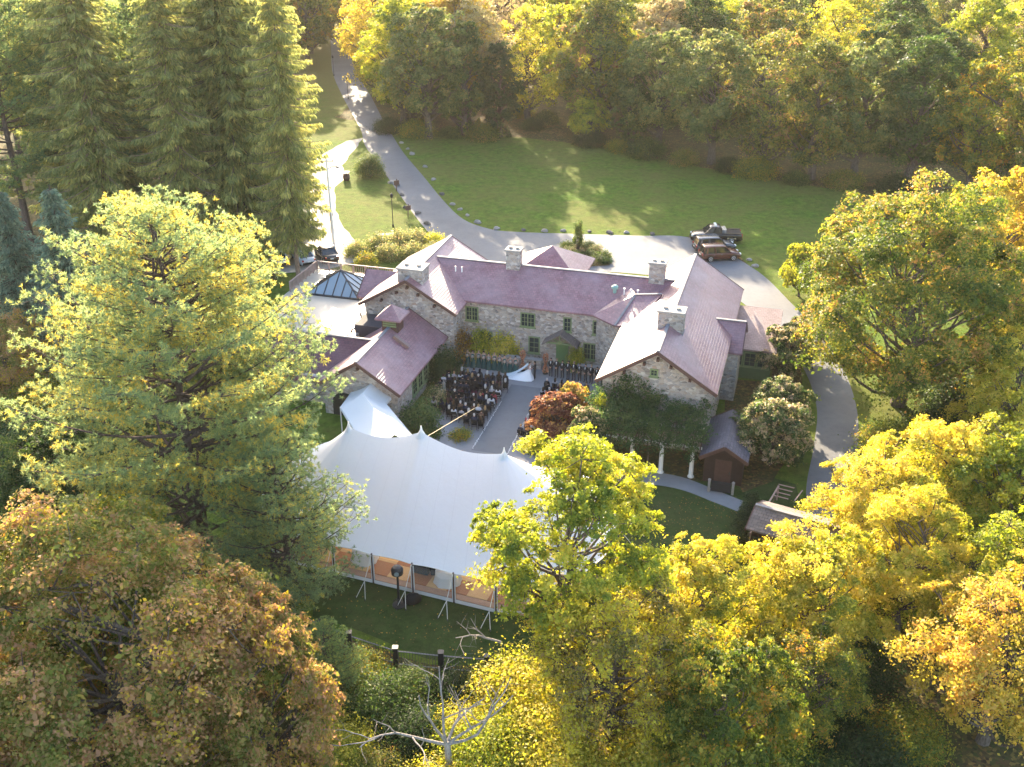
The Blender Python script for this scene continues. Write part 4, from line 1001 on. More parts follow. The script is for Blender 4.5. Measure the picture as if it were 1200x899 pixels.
# spruces behind the parking area
for (x, y, k, s, c, lab) in ((-22.8,106.6,'spruceA',.55,'spruce','tall spruce on a bare trunk beside the parked cars'), (-29.8,113,'spruceB',1.03,'spruce','broad dark spruce second from the parked cars'), (-38.5,117,'spruceA',1.08,'spruce','dark drooping spruce third from the parked cars'),
        (-47.5,121,'spruceB',1.0,'spruce','broad spruce fourth from the parked cars'), (-34,122,'spruceA',.92,'spruce','spruce filling the gap behind the second and third'), (-52,130,'spruceB',1.0,'spruce','spruce far back between the fourth and the edge'), (-34.5,109,'spruceA',.72,'spruce','narrow spruce in front of the second and third'), (-43.5,111,'spruceA',.9,'spruce','spruce in front of the fourth, above the blue-green one'), (-27.2,121,'spruceA',.82,'spruce','spruce rising directly behind the one on the bare trunk'), (-55.5,117,'spruceA',.98,'spruce','spruce at the left edge of the frame'), (-33,128,'spruceB',.95,'spruce','spruce behind the parking area with a sunlit crown')):
    if x in (-38.5, -55.5): plant('white_pine', 'pineC', (x, y, 0), x, 1.12, 'pinegreen', lab.replace('dark drooping spruce', 'tall soft pine').replace('spruce', 'pine'), group='tall spruces at upper left'); continue
    plant('spruce', k, (x, y, 0), x, s, c, lab, group='tall spruces at upper left', bark='bark_warm' if x > -25 else None, sz=max(s, .93))
for (x, y, s, lab) in ((-42,132,.98,'sunlit pine rising behind the spruces at upper left'), (-57,134,1.0,'sunlit pine at the top left corner'), (-50,150,1.0,'pale pine far back at the upper left')):
    plant('white_pine', 'pineC', (x, y, 0), x*.7, s, 'pine', lab, group='pines behind the spruces')
# woods beyond the lawn: the trees that stand along its edge
edge = [(-13.2,168,'tallA',1.08,'sage','dense olive tree right of the drive at the lawn edge'), (-17.8,176,'tallB',1.05,'lime','yellow-green tree right of the drive mouth'), (-7.5,170,'cedar',1.15,'green','dark evergreen left of the pointed cedar'),
 (-1.9,169,'cedar',.95,'darkgreen','pointed dark cedar at the lawn edge'), (11.6,175,'tallA',1.12,'lime','yellow-green tree right of the light gap in the woods'), (11.8,166,'roundB',.72,'lime','short yellow-green tree at the lawn edge where light breaks through'),
 (13.4,170,'tallB',1.14,'mixed','tall mottled tree above the sunlit lawn streak'), (18.0,162,'cedar',.85,'green','short dark tree at the lawn edge right of the light streak'), (22.2,160,'tallA',.96,'sage','wide olive tree at the middle of the lawn edge'),
 (29.0,153,'tallA',1.0,'sage','tall rounded green tree with pale crown at the lawn edge'), (36.0,149,'tallC',.95,'mixed','thin tree with a pale trunk at the lawn edge'), (41.5,145,'tallB',.95,'mixed','reddish-topped tree in the lawn edge woods'),
 (47.5,145,'tallA',1.0,'sage','broad olive tree behind the far corner of the lawn'), (53.5,141,'tallB',1.0,'green','dark green tree right of the far lawn corner'), (60,137,'tallA',.95,'olive','olive and gold tree above the gold treetop'), (67,133,'tallC',.95,'mixed','mottled tree at the right edge of the woods'), (73,126,'tallA',1.0,'gold','gold tree at the right end of the woods')]
for k, (x, y, key, s, c, lab) in enumerate(edge):
    plant('woodland_tree', key, (x, y, 0), k*1.7, s, c, lab, group='trees along the lawn edge')
# deeper rows
rgt = random.Random(77); back = []
for row, (yy, x0, x1, dx) in enumerate(((184,-18,80,8.5),(200,-17,95,9.0),(218,-20,105,10),(238,-24,118,11),(262,-26,130,12),(290,-60,145,14),(322,-80,160,16))):
    x = x0
    while x < x1:
        xx = x + rgt.uniform(-2, 2); y2 = yy + rgt.uniform(-5, 5) - max(0, xx-10)*.38
        if not (y2 < 232 and abs(xx - (4-.194*(y2-166))) < 9): back.append((xx, y2))
        x += dx
kinds = ['peach','lime','sage','mixed','sage','yellow','green','mixed','green','olive']; keys = ['tallC','tallA','tallB','tallC','tallA','tallB']
CN = {'peach':'peach-coloured','gold':'golden','olive':'olive','mixed':'mottled autumn','yellow':'yellow','green':'green','orange':'orange','lime':'yellow-green','sage':'grey-green'}
for k, (x, y) in enumerate(back):
    c = kinds[rgt.randrange(len(kinds))]; 
    if x < 25 and y < 240: c = rgt.choice(['peach','peach','lime','yellow','mixed','olive'])
    plant('woodland_tree', keys[rgt.randrange(len(keys))], (x, y, 0), rgt.uniform(0, 6.28), rgt.uniform(.88, 1.12), c, CN[c] + ' tree deep in the woods, behind the trees along the lawn', group='%s trees deep in the woods' % CN[c])
# trees left of the drive at the top
for k, (x, y, key, s, c) in enumerate(((-46,190,'tallA',1.0,'darkgreen'),(-52,178,'tallB',1.0,'olive'),(-50,208,'tallA',1.1,'darkgreen'),(-60,200,'pineC',.9,'pinegreen'),(-55,232,'tallB',1.1,'olive'),(-62,165,'pineC',1.0,'pinegreen'),(-72,180,'tallA',1.1,'olive'),(-70,150,'pineC',1.0,'pine'),(-49,250,'tallA',1.1,'darkgreen'),(-45,278,'tallB',1.15,'olive'),(-32,282,'tallA',1.1,'darkgreen'),(-80,205,'tallB',1.1,'green'),(-66,225,'tallA',1.1,'green'),(-38.5,264,'tallA',1.1,'darkgreen'),(-33.5,258,'tallB',1.05,'olive'),(-44.5,260,'tallA',1.1,'olive'),(-28,268,'tallC',1.1,'mixed'),(2.6,181,'tallC',.9,'yellow'),(-3,214,'tallC',1.1,'peach'),(-9,232,'tallA',1.1,'sage'),(-7.5,178,'tallC',1.1,'peach'),(-9.5,181,'tallA',1.12,'gold'),(-9,187,'tallB',1.15,'peach'),(-42.5,229,'tallB',1.05,'olive'),(-44.5,243,'tallA',1.1,'olive'),(-26,213,'tallA',1.05,'gold'),(-27,231,'tallB',1.05,'peach'),(-29.5,247,'tallA',1.1,'olive'),(-24,197,'tallC',1.0,'gold'))):
    plant('woodland_tree', key, (x, y, 0), k*2.1, s, c, 'tree %s' % ('left of the drive at the top, behind the spruces' if x < -40 else ('closing off the far end of the drive on its right' if x < -20 else 'of the second row behind the pointed cedar')), group='trees ' + ('left of the drive' if x < -40 else ('at the far end of the drive' if x < -20 else 'behind the pointed cedar')))
# undergrowth along the wood edge and in the foreground hollow
und = [(-20,172),(-15,169),(-10,168.5),(-4.5,167.5),(12,163.5),(16,160),(20,157),(25,153),(31,149),(34,146.5),(39,143),(45,141),(51,138),(57,134)]
for k, (x, y) in enumerate(und):
    plant('undergrowth_shrub', 'thicket', (x, y, 0), k*1.3, 1.0+.25*math.sin(k*2.3), ['darkgreen','olive','green','mixed'][k % 4], 'low %s shrub at the foot of the woods, number %d along from the drive' % (['dark green','olive','green','mottled'][k % 4], k+1), 'shrub', 'undergrowth at the edge of the woods')
fg = [(-8.4,45.8,.7,'olive'),(-5.6,44.8,.62,'green'),(-3.2,44.6,.62,'darkgreen'),(-7.2,43.2,.9,'green'),(-.8,44.2,.8,'olive'),(-12.6,46.4,.9,'olive'),(-5.0,41.2,.8,'darkgreen'),(-9.0,40.2,.9,'yellow'),(-6.9,38.4,.7,'mixed'),(-2.4,41.2,.8,'yellow'),
      (.6,43.6,1.25,'yellow'),(-1.2,39.6,1.1,'lime'),(1.6,40.4,1.2,'yellow'),(2.6,37.4,1.2,'yellow'),(-3.2,37.2,.9,'yellow'),(6.8,45.6,1.0,'yellow'),(7.4,38.6,1.2,'yellow'),(12.8,40.2,1.2,'lime'),(14.0,45.2,1.2,'lime'),(12.6,50.2,1.2,'yellow'),
      (17.2,43.6,1.0,'darkgreen'),(19.6,46.2,1.0,'darkgreen'),(17.6,39.2,1.0,'darkgreen'),(20.4,40.8,.9,'olive'),(15.4,37.4,1.0,'green'),(24.6,52.2,1.2,'lime'),(19.2,52.4,1.1,'yellow'),(3.4,174,.8,'darkgreen'),(5.8,178,.9,'green'),(1.5,183,.9,'olive'),(28.2,63.2,1.3,'green'),(32.6,66.2,1.3,'darkgreen'),(36.2,64.4,1.3,'green'),(29.2,70.6,1.1,'olive'),(33.6,73.2,1.1,'darkgreen'),(37.2,77.5,1.3,'darkgreen'),(41,73,1.3,'green'),
      (-24.5,60,1.2,'green'),(-27,66,1.3,'darkgreen'),(-29.5,73,1.3,'green'),(-26,51,1.3,'green'),(-31,57,1.4,'olive'),(-33,63,1.6,'green'),(-36,70,1.6,'darkgreen'),(-29,46,1.6,'green'),(-38,76,1.5,'olive'),(-24.5,76,1.0,'darkgreen'),(-31.5,86,1.4,'green'),(-34,94,1.3,'darkgreen')]
near = {'yellow':'yellow autumn shrub', 'olive':'olive shrub', 'green':'leafy green shrub', 'darkgreen':'dark shaded shrub', 'mixed':'mottled brown and green shrub', 'lime':'yellow-green shrub'}
def where(x, y):
    if y < 52: return 'in the thicket below the tent' if x < 7 else ('in the thicket at lower right' if x < 24 else 'at the right edge')
    return 'under the big oak' if x > 0 else 'in the shade behind the white pine'
LMK = [(-1.9,169,'pointed cedar'),(11.8,166,'short tree at the lawn edge'),(-3.2,38.4,'bare dead tree'),(3.2,45,'slender centre tree'),(5.2,41.2,'vine-hung tree'),(10,37.8,'dense olive tree'),(18,58.5,'lean-to'),(24.6,41.2,'golden tree'),(-5,47,'iron fence'),(-11.6,37,'brown and green maple'),(32,78.5,'big oak'),(-19.6,56,'huge white pine'),(17,47.6,'bright yellow tree'),(10.4,46.5,'yellow tree by the slender one'),(38.2,71,'yellow tree at the right edge'),(-9.8,43.2,'small pale pine'),(-37.4,84,'blue-green spruce'),(-30.5,60,'green tree at the left edge'),(22.8,56,'airy yellow tree'),(15.4,42,'small olive tree')]
for k, (x, y, s, c) in enumerate(fg):
    lm = min(LMK, key=lambda l: math.hypot(l[0]-x, l[1]-y)); dx, dy = x-lm[0], y-lm[1]
    rel = ('right of' if dx > 0 else 'left of') if abs(dx) > abs(dy) else ('behind' if dy > 0 else 'in front of')
    plant('thicket_shrub', 'thicket', (x, y, 0), k*1.9, s, c, near[c] + ' in the thicket, ' + rel + ' the ' + lm[2], 'shrub', 'thicket shrubs')
# ---------------------------------------------------------------- garden plants round the house
def hp(name, key, u, v, rz, s, kind, label, cat='shrub', group=None, sz=None, z=0):
    return plant(name, key, hw(u, v, z), rz, s, kind, label, cat, group, sz)
hp('hydrangea', 'smalltree', 23.7, 3.6, .3, .92, 'hydrangea', 'hydrangea tree with pale flower heads beside the pink annex roof')
hp('hydrangea', 'smalltree', 25.0, 8.2, 1.7, .80, 'hydrangea', 'hydrangea behind the one at the annex, nearest the drive bend')
hp('hydrangea', 'smalltree', 23.7, -6.6, 2.2, .95, 'hydrangea', 'flowering hydrangea behind the shed')
hp('hydrangea', 'smalltree', 23.5, -11.6, 4.0, 1.05, 'hydrangea', 'large hydrangea right of the shed')
hp('yellow_shrub', 'bushB', -.8, .1, .2, 1.3, 'yellow', 'yellow shrub trained against the front wall right of the brown one', sz=1.45).scale[1] = .6
hp('yellow_shrub', 'bushB', -3.0, .0, 1.2, 1.15, 'lime', 'yellow-green shrub against the wall between brown and yellow shrubs', sz=1.6).scale[1] = .55
hp('brown_shrub', 'bushB', -5.0, -.9, 2.2, 1.15, 'brownshrub', 'brown-leaved shrub in the corner by the left wing', sz=1.6)
hp('yew', 'bushA', -4.9, -4.9, .2, 1.35, 'darkgreen', 'dark yew against the low wing', sz=1.75)
hp('evergreen_shrub', 'bushA', -3.95, -13.2, 1.2, 1.3, 'vine', 'blue-green shrub by the end of the low wing', sz=1.25)
hp('garden_shrub', 'bushB', -3.7, -9.7, .2, .72, 'hydrangea', 'pale-flowered shrub beside the stone statue', sz=.95)
hp('garden_shrub', 'bushC', -2.4, -14.6, .2, .9, 'green', 'low green shrub behind the tent peak left of the aisle')
hp('garden_shrub', 'bushC', -.1, -14.2, 1.0, .85, 'olive', 'low rounded shrub between the last guests and the tent')
hp('japanese_maple', 'smalltree', 7.2, -12.3, 1.3, .88, 'jmaple', 'dark red Japanese maple right of the aisle', 'tree', sz=.78)
hp('japanese_maple', 'smalltree', 8.0, -10.2, 3.1, .6, 'orange', 'orange-topped Japanese maple behind the dark red one', 'tree', sz=.78)
hp('garden_shrub', 'bushC', 5.9, -14.4, 3, 1.0, 'vine', 'low green shrub with white flowers right of the aisle')
hp('hydrangea', 'smalltree', 10.2, -14.6, .4, .68, 'hydrangea', 'white-blossomed tree at the left end of the pergola', sz=.85)
hp('climbing_vine', 'column', 10.6, -12.6, .4, .7, 'lime', 'thin yellow-green climber rising at the pergola end', 'vine', sz=2.0)
hp('climbing_vine', 'bushB', 5.9, .2, .4, .55, 'lime', 'green climber on the wall right of the door', 'vine', sz=1.25)
hp('garden_shrub', 'bushB', 19.6, 12.6, .9, .95, 'lime', 'yellow-green shrub at the far corner of the right wing')
hp('garden_shrub', 'column', 19.7, 10.6, .9, .8, 'green', 'upright shrub behind the pink annex', sz=.9)
for k, (x, y) in enumerate(((16.7,62.6),(16.3,61.5),(15.6,60.4),(15.3,59.2),(14.7,57.9),(15.9,57.0))):
    plant('arborvitae', 'column', (x, y, 0), k, .78, 'darkgreen', 'dark clipped arborvitae in the row beside the lean-to, number %s from the shed' % ['one','two','three','four','five','six'][k], 'shrub', 'arborvitae row', sz=.72)
plant('round_shrub', 'ballshrub', (-19.9, 146.2, 0), .2, 1.12, 'green', 'round clipped shrub on the sunlit lawn by the drive', 'shrub', sz=1.05)
for k, (x, y, s, c) in enumerate(((-17.6,114.6,1.0,'pale_hedge'),(-15.4,116.6,1.15,'pale_hedge'),(-13.2,117.2,1.2,'pale_hedge'),(-11.0,117.8,1.15,'pale_hedge'),(-8.8,117.4,1.0,'lime'),(-13.8,113.4,1.1,'pale_hedge'),(-11.2,113.8,1.1,'pale_hedge'),(-9.0,114.0,1.0,'pale_hedge'),(-16.2,111.2,.9,'olive'))):
    plant('border_shrub', 'bushA', (x, y, 0), k*1.1, s, c, 'sunlit shrub in the long border beside the house, number %d from the parking' % (k+1), 'shrub', 'long shrub border')
# turning-circle island with a small conifer
isl = poly_sheet('planting_bed', [(6.3,118.2),(9.2,117.8),(11.2,114.5),(10.8,111.2),(8.4,110.8),(6.0,112.8),(5.4,116)], .05, M['litter'], .05, 12)
plant('conifer', 'column', (7.6, 116.6, 0), 0, .8, 'green', 'small pointed conifer on the turning island behind the roof', 'shrub', sz=1.45)
for k, (x, y) in enumerate(((6.4,117.2),(8.8,117.2),(9.6,115.8),(10.4,113.8),(10.2,112.0),(8.6,111.8),(7.2,113.4),(8.8,114.2),(6.4,115.2),(9.4,113.0))):
    plant('island_shrub', 'bushC', (x, y, 0), k, .8, ['green','darkgreen','hydrangea'][k % 3], 'low round shrub on the turning island', 'shrub', 'low shrubs of the turning island')
# vine mass over the pergola and up the gable
rg = np.random.default_rng(5)
def mass(name, pts_fn, n, leaf, kind, label, hang=.2):
    P = pts_fn(n); N = rg.normal(size=P.shape)*.6 + np.array([0,-.25,.6]); sz = leaf*rg.uniform(.6, 1.4, len(P))
    cl = (np.floor(P[:,0]*1.1)*7.13 + np.floor(P[:,1]*1.3)*3.7 + np.floor(P[:,2]*1.6)*5.1)
    rnd = np.stack([rg.random(len(P)), np.mod(np.sin(cl)*43.7, 1.0), np.mod(np.sin(cl*1.7)*91.3, 1.0)], 1)
    me = quads_mesh(name, P, N, sz, sz*.55, rnd, rg); me.materials.append(M['leaf_'+kind]); return me
def vine_pts(n):
    per = 46; nc = n//per; k = int(nc*.74)
    a = np.stack([rg.uniform(9.7, 18.8, k), rg.uniform(-15.8, -11.5, k), np.zeros(k)], 1)
    a[:,2] = 2.8 + rg.uniform(0, 1.0, k) + np.clip((a[:,1]+14.5)*.30, 0, 1.2)
    fr = a[:,1] < -15.0; a[fr,2] -= rg.random(fr.sum())*1.1
    m = nc-k; b = np.stack([rg.normal(12.8, 1.6, m), rg.uniform(-12.0, -11.4, m), rg.uniform(1.2, 6.0, m)], 1)
    b[:,2] = np.minimum(b[:,2], 6.0 - np.abs(b[:,0]-12.6)*.55 + rg.normal(size=m)*.35)
    c = np.concatenate([a, b]); r = np.repeat(rg.uniform(.16, .40, len(c)), per)[:, None]
    return np.repeat(c, per, 0) + rg.normal(size=(len(c)*per, 3))*r*np.array([1, .9, .7])
vn = empty('wisteria_vine', (HO.x, HO.y, 0), HA, 'dense green vine over the pergola and up the right gable', 'vine')
link('foliage', mass('foliage', vine_pts, 21000, .17, 'vine', ''), vn)
for u in (11.2, 14.7, 17.9): st = MB(); st.tube([(u,-14.7,0),(u+.1,-14.75,1.2),(u-.1,-14.6,2.6)], [.07,.06,.05], 6); part('stem', st, M['bark'], None, vn)
for u in (11.5, 13.4): st = MB(); st.tube([(u,-11.45,0),(u+.3,-11.42,2.5),(u-.2,-11.42,5.2)], [.06,.05,.03], 5); part('stem', st, M['bark'], None, vn)
# bare bleached tree at the bottom edge
dt = empty('dead_tree', (-3.2, 38.4, 0), 0, 'bare bleached dead tree at the bottom edge', 'tree'); rgd = np.random.default_rng(9); mb = MB()
def grow(p, d, L, r, depth):
    p = np.array(p, float); d = np.array(d, float)/np.linalg.norm(d); pts = [p]; q = p; n = 6
    for k in range(n): d = d + rgd.normal(size=3)*.16 + np.array([0,0,.04]); d /= np.linalg.norm(d); q = q + d*L/n; pts.append(q)
    mb.tube(pts, [r*(1-.7*k/n) for k in range(n+1)], 6)
    if depth > 0:
        for k in (2, 3, 4, 5):
            if rgd.random() < .75:
                s = rgd.normal(size=3); s -= d*np.dot(s, d); s /= np.linalg.norm(s); grow(pts[k], d*.7 + s*.8, L*rgd.uniform(.4, .62), r*(1-.7*k/n)*.7, depth-1)
mb.tube([(0,0,0),(.1,0,1.6),(0,.1,2.8)], [.24,.19,.16], 8)
for dd, L in (((.0,.1,1.2),4.2), ((-1.3,.25,.45),5.4), ((-.6,-.1,.8),4.2), ((.8,.1,.7),4.8), ((1.4,-.1,.32),6.0), ((.2,.7,.7),3.0)): grow((0,.05,2.6), dd, L, .085, 2)
part('trunk', mb, M['bark_pale'], None, dt)
for k, (x, y, z, dx, dz) in enumerate(((2.2,45.3,6.8,-2.0,.1),(4.0,43.6,5.2,2.2,.8),(9.2,44.6,5.6,-1.9,.6),(-.6,44.4,3.9,-2.4,.1))):
    mb = MB(); grow((0,0,0), (dx,.2,dz), 2.6, .07, 2)
    tag(mb.build('bare_branch', M['bark_pale'], None, loc=(x, y, z)), ['bare grey branch sticking out left of the slender tree','bare grey branch low on the vine tree','curved bare branch right of the slender tree','bare fallen branch above the fence'][k], 'branch')
# small plants: leaf litter on the shaded lawn
n = 5200; P = np.stack([rg.uniform(-13, 16.5, n), rg.uniform(46.8, 66, n), rg.uniform(.03, .06, n)], 1)
keep = (np.abs((P[:,0]-12.5)/4.2)**2 + ((P[:,1]-60)/4.5)**2 < 1) | ((P[:,1] < 55.5-.37*(P[:,0]+11)) & (P[:,0] < 3.5) & (P[:,1] > 51.5-.45*(P[:,0]+12)) & (rg.random(n) < .35))
P = P[keep]; n = len(P); me = quads_mesh('fallen_leaves', P, rg.normal(size=P.shape)*.25+np.array([0,0,1]), .10*rg.uniform(.6,1.3,n), .07, rg.random((n,3)), rg); me.materials.append(M['leaf_brownshrub'])
tag(link('fallen_leaves', me), 'thin scatter of fallen leaves on the shaded lawns', 'leaves', kind='stuff')
# ---------------------------------------------------------------- people
M['skin'] = plain('skin', (.50,.30,.22), .55, .3, var=.06)
M['shirt'] = plain('white_shirt', (.75,.75,.74), .7, .2, var=.03)
M['suit'] = plain('black_suit', (.016,.017,.022), .7, .25)
M['gown'] = plain('bridal_satin', (.82,.82,.82), .5, .3, var=.03)
M['teal'] = plain('dark_teal_gown', (.02,.075,.07), .6, .3)
def clothmat(n, c): return plain(n, c, .75, .2)
GUEST = [('black', 'black suit', clothmat('guest_black', (.014,.014,.017))), ('navy', 'navy suit', clothmat('guest_navy', (.018,.024,.05))), ('charcoal', 'charcoal jacket', clothmat('guest_charcoal', (.04,.04,.045))), ('plum', 'dark plum dress', clothmat('guest_plum', (.07,.018,.035))),
         ('white', 'pale shirt', clothmat('guest_pale', (.55,.56,.62))), ('grey', 'light grey jacket', clothmat('guest_grey', (.30,.29,.31))), ('rose', 'rose red dress', clothmat('guest_rose', (.30,.05,.07))), ('brown', 'brown jacket', clothmat('guest_brown', (.10,.06,.045)))]
HAIR = [('dark', clothmat('hair_dark', (.015,.011,.009))), ('brown', clothmat('hair_brown', (.06,.035,.02))), ('fair', clothmat('hair_fair', (.30,.20,.10))), ('grey', clothmat('hair_grey', (.40,.39,.38)))]
def skin_body(name, nodes, edges, mats, pick):
    """one continuous body grown round a posed skeleton; pick(face centre) chooses its material"""
    me = bpy.data.meshes.new(name); idx = {k: i for i, k in enumerate(nodes)}
    me.from_pydata([nodes[k][0] for k in nodes], [(idx[a], idx[b]) for a, b in edges], [])
    o = bpy.data.objects.new(name, me); COL.objects.link(o)
    md = o.modifiers.new('skin', 'SKIN'); md.use_smooth_shade = True
    for k, i in idx.items():
        sv = me.skin_vertices[0].data[i]; r = nodes[k][1]; sv.radius = r if hasattr(r, '__len__') else (r, r); sv.use_root = (k == 'pelvis')
    o.modifiers.new('sub', 'SUBSURF').levels = 1
    dg = bpy.context.evaluated_depsgraph_get(); dg.update(); ev = o.evaluated_get(dg); out = bpy.data.meshes.new_from_object(ev, depsgraph=dg); out.name = name
    bpy.data.objects.remove(o); bpy.data.meshes.remove(me)
    out.materials.clear()
    for m in mats: out.materials.append(m)
    for p in out.polygons: p.material_index = pick(p.center); p.use_smooth = True
    return out
def fingers(nodes, edges, hand, tip, s):
    """five unequal fingers rooted in the palm"""
    h = Vector(nodes[hand][0]); d = Vector(tip).normalized(); sd = Vector((s, 0, 0))
    for k, (o, l) in enumerate(((-.028,.075),(-.010,.09),(.010,.082),(.028,.062))):
        n1 = f'{hand}f{k}'; nodes[n1] = (tuple(h + d*.04 + sd*o), .011); n2 = n1+'t'; nodes[n2] = (tuple(h + d*(.04+l*.8) + sd*o*.9 + Vector((0,.012,-.01))), .008); edges += [(hand, n1), (n1, n2)]
    nodes[hand+'th'] = (tuple(h + sd*-.045 + d*.03), .011); edges.append((hand, hand+'th'))
def standing(arm='clasp', woman=False):
    k = .94 if woman else 1.0; sw = .155 if woman else .18
    N = {'pelvis': ((0,0,.96*k),(.15,.105)), 'waist': ((0,.0,1.12*k),(.125 if woman else .145,.095)), 'chest': ((0,0,1.33*k),(.165 if woman else .185,.11)), 'neck0': ((0,.01,1.48*k),(.075,.065)), 'neck': ((0,0,1.545*k),(.052,.052)),
         'jaw': ((0,-.025,1.60*k),(.062,.07)), 'face': ((0,-.015,1.67*k),(.076,.092)), 'crown': ((0,.0,1.75*k),(.066,.078)), 'nose': ((0,-.115,1.655*k),.012)}
    E_ = [('pelvis','waist'),('waist','chest'),('chest','neck0'),('neck0','neck'),('neck','jaw'),('jaw','face'),('face','crown'),('face','nose')]
    for s, c in ((-1,'L'),(1,'R')):
        N['sh'+c] = ((s*sw,.01,1.42*k),.072); N['el'+c] = ((s*(sw+.055),.045,1.15*k),.052)
        if arm == 'clasp': N['wr'+c] = ((s*.085,-.15,1.00*k),.034); N['ha'+c] = ((s*.03,-.185,.965*k),(.038,.028)); tip = (-s*.25,-.1,-.9)
        elif arm == 'hold': N['wr'+c] = ((s*.075,-.20,1.13*k),.032); N['ha'+c] = ((s*.035,-.25,1.15*k),(.034,.026)); tip = (-s*.5,-.6,.3)
        elif arm == 'embrace': N['wr'+c] = ((s*.12,-.27,1.20*k),.034); N['ha'+c] = ((s*.06,-.33,1.22*k),(.036,.026)); tip = (-s*.6,-.5,.2)
        else: N['wr'+c] = ((s*(sw+.07),-.0,.90*k),.034); N['ha'+c] = ((s*(sw+.07),-.03,.82*k),(.036,.026)); tip = (0,-.1,-1)
        N['hip'+c] = ((s*.088,0,.90*k),.092); N['kn'+c] = ((s*.10,-.012,.50*k),.062); N['an'+c] = ((s*.105,.02,.09),.042); N['to'+c] = ((s*.115,-.14,.045),(.040,.03))
        E_ += [('chest','sh'+c),('sh'+c,'el'+c),('el'+c,'wr'+c),('wr'+c,'ha'+c),('pelvis','hip'+c),('hip'+c,'kn'+c),('kn'+c,'an'+c),('an'+c,'to'+c)]
        fingers(N, E_, 'ha'+c, tip, 1)
    return N, E_
def seated():
    N = {'pelvis': ((0,.05,.52),(.155,.12)), 'waist': ((0,.06,.70),(.145,.10)), 'chest': ((0,.03,.91),(.18,.11)), 'neck0': ((0,.02,1.06),(.075,.065)), 'neck': ((0,0,1.125),(.052,.052)),
         'jaw': ((0,-.03,1.18),(.062,.07)), 'face': ((0,-.02,1.25),(.076,.092)), 'crown': ((0,-.005,1.33),(.066,.078)), 'nose': ((0,-.12,1.235),.012)}
    E_ = [('pelvis','waist'),('waist','chest'),('chest','neck0'),('neck0','neck'),('neck','jaw'),('jaw','face'),('face','crown'),('face','nose')]
    for s, c in ((-1,'L'),(1,'R')):
        N['sh'+c] = ((s*.18,.03,1.00),.07); N['el'+c] = ((s*.225,.0,.74),.05); N['wr'+c] = ((s*.10,-.22,.63),.034); N['ha'+c] = ((s*.06,-.29,.62),(.036,.026))
        N['hip'+c] = ((s*.09,-.02,.52),.09); N['kn'+c] = ((s*.11,-.42,.52),.065); N['an'+c] = ((s*.11,-.40,.10),.043); N['to'+c] = ((s*.115,-.55,.045),(.040,.03))
        E_ += [('chest','sh'+c),('sh'+c,'el'+c),('el'+c,'wr'+c),('wr'+c,'ha'+c),('pelvis','hip'+c),('hip'+c,'kn'+c),('kn'+c,'an'+c),('an'+c,'to'+c)]
        fingers(N, E_, 'ha'+c, (-s*.3,-.9,-.1), 1)
    return N, E_
def hair_mesh(z, long=False, bun=False):
    mb = MB(); N = 14; prof = []
    for i in range(8):
        a = math.pi*.5*i/7; prof.append((math.cos(a), math.sin(a)))
    vs = []; fs = []
    for r, h in prof:
        for q in range(N):
            an = 2*math.pi*q/N; back = math.sin(an) > -.25
            low = -.075 if back else .035
            vs.append((.088*r*math.cos(an), .006+.106*r*math.sin(an), z + (low if h == 0 else .0) + .098*h))
    fs = [(i*N+q, i*N+(q+1)%N, (i+1)*N+(q+1)%N, (i+1)*N+q) for i in range(7) for q in range(N)]
    mb.add(vs, fs)
    if long: mb.lathe([(.05,-.36),(.10,-.28),(.105,-.1),(.09,.03)], 10, (0,.06,z), sx=1, sy=.55)
    if bun: mb.lathe([(.01,-.06),(.05,-.03),(.055,.01),(.02,.05)], 8, (0,.13,z-.01))
    return mb.mesh('hair', HAIR[0][1], True)
def person(name, body, hair, loc, rz, label, group, hairmat=None, scale=1.0, extra=()):
    o = empty(name, loc, rz, label, 'person', group); o.scale = (scale,)*3
    b = link('body', body, o)
    if hair:
        h = link('hair', hair, o)
        if hairmat: h.material_slots[0].link = 'OBJECT'; h.material_slots[0].material = hairmat
    for nm, me in extra: link(nm, me, o)
    return o
HUP = HA          # people at the court face along the house frame; figures are built facing -y
man = skin_body('man', *standing('clasp'), [M['suit'], M['skin'], M['shirt']], lambda c: 1 if c.z > 1.53 or (c.y < -.165 and c.z < 1.05 and abs(c.x) < .09 and c.z > .8) else 0)
shirt_v = MB().add([(-.052,-.112,1.47),(.052,-.112,1.47),(.022,-.128,1.30),(0,-.132,1.22),(-.022,-.128,1.30),(-.04,-.06,1.47),(.04,-.06,1.47)], [(0,1,2,3,4),(0,5,6,1)]).mesh('shirt_front', M['shirt'])
walker = skin_body('man', *standing('side'), [M['suit'], M['skin']], lambda c: 1 if c.z > 1.53 or (abs(c.x) > .2 and c.z < .88) else 0)
groomb = skin_body('man', *standing('embrace'), [M['suit'], M['skin'], M['shirt']], lambda c: 1 if c.z > 1.53 or (c.y < -.30) else (2 if (c.y < -.07 and abs(c.x) < .055 and c.z > 1.22) else 0))
lady = skin_body('woman', *standing('hold', True), [M['skin'], M['teal']], lambda c: 1 if c.z < 1.30 and not (abs(c.x) > .15 or c.y < -.14) else 0)
brideb = skin_body('woman', *standing('embrace', True), [M['skin'], M['gown']], lambda c: 1 if c.z < 1.32 and not (abs(c.x) > .15 or c.y < -.14) else 0)
hm = hair_mesh(1.69); hl = hair_mesh(1.69*.94, True); hb = hair_mesh(1.69*.94, False, True); hs = hair_mesh(1.27); hsl = hair_mesh(1.27, True)
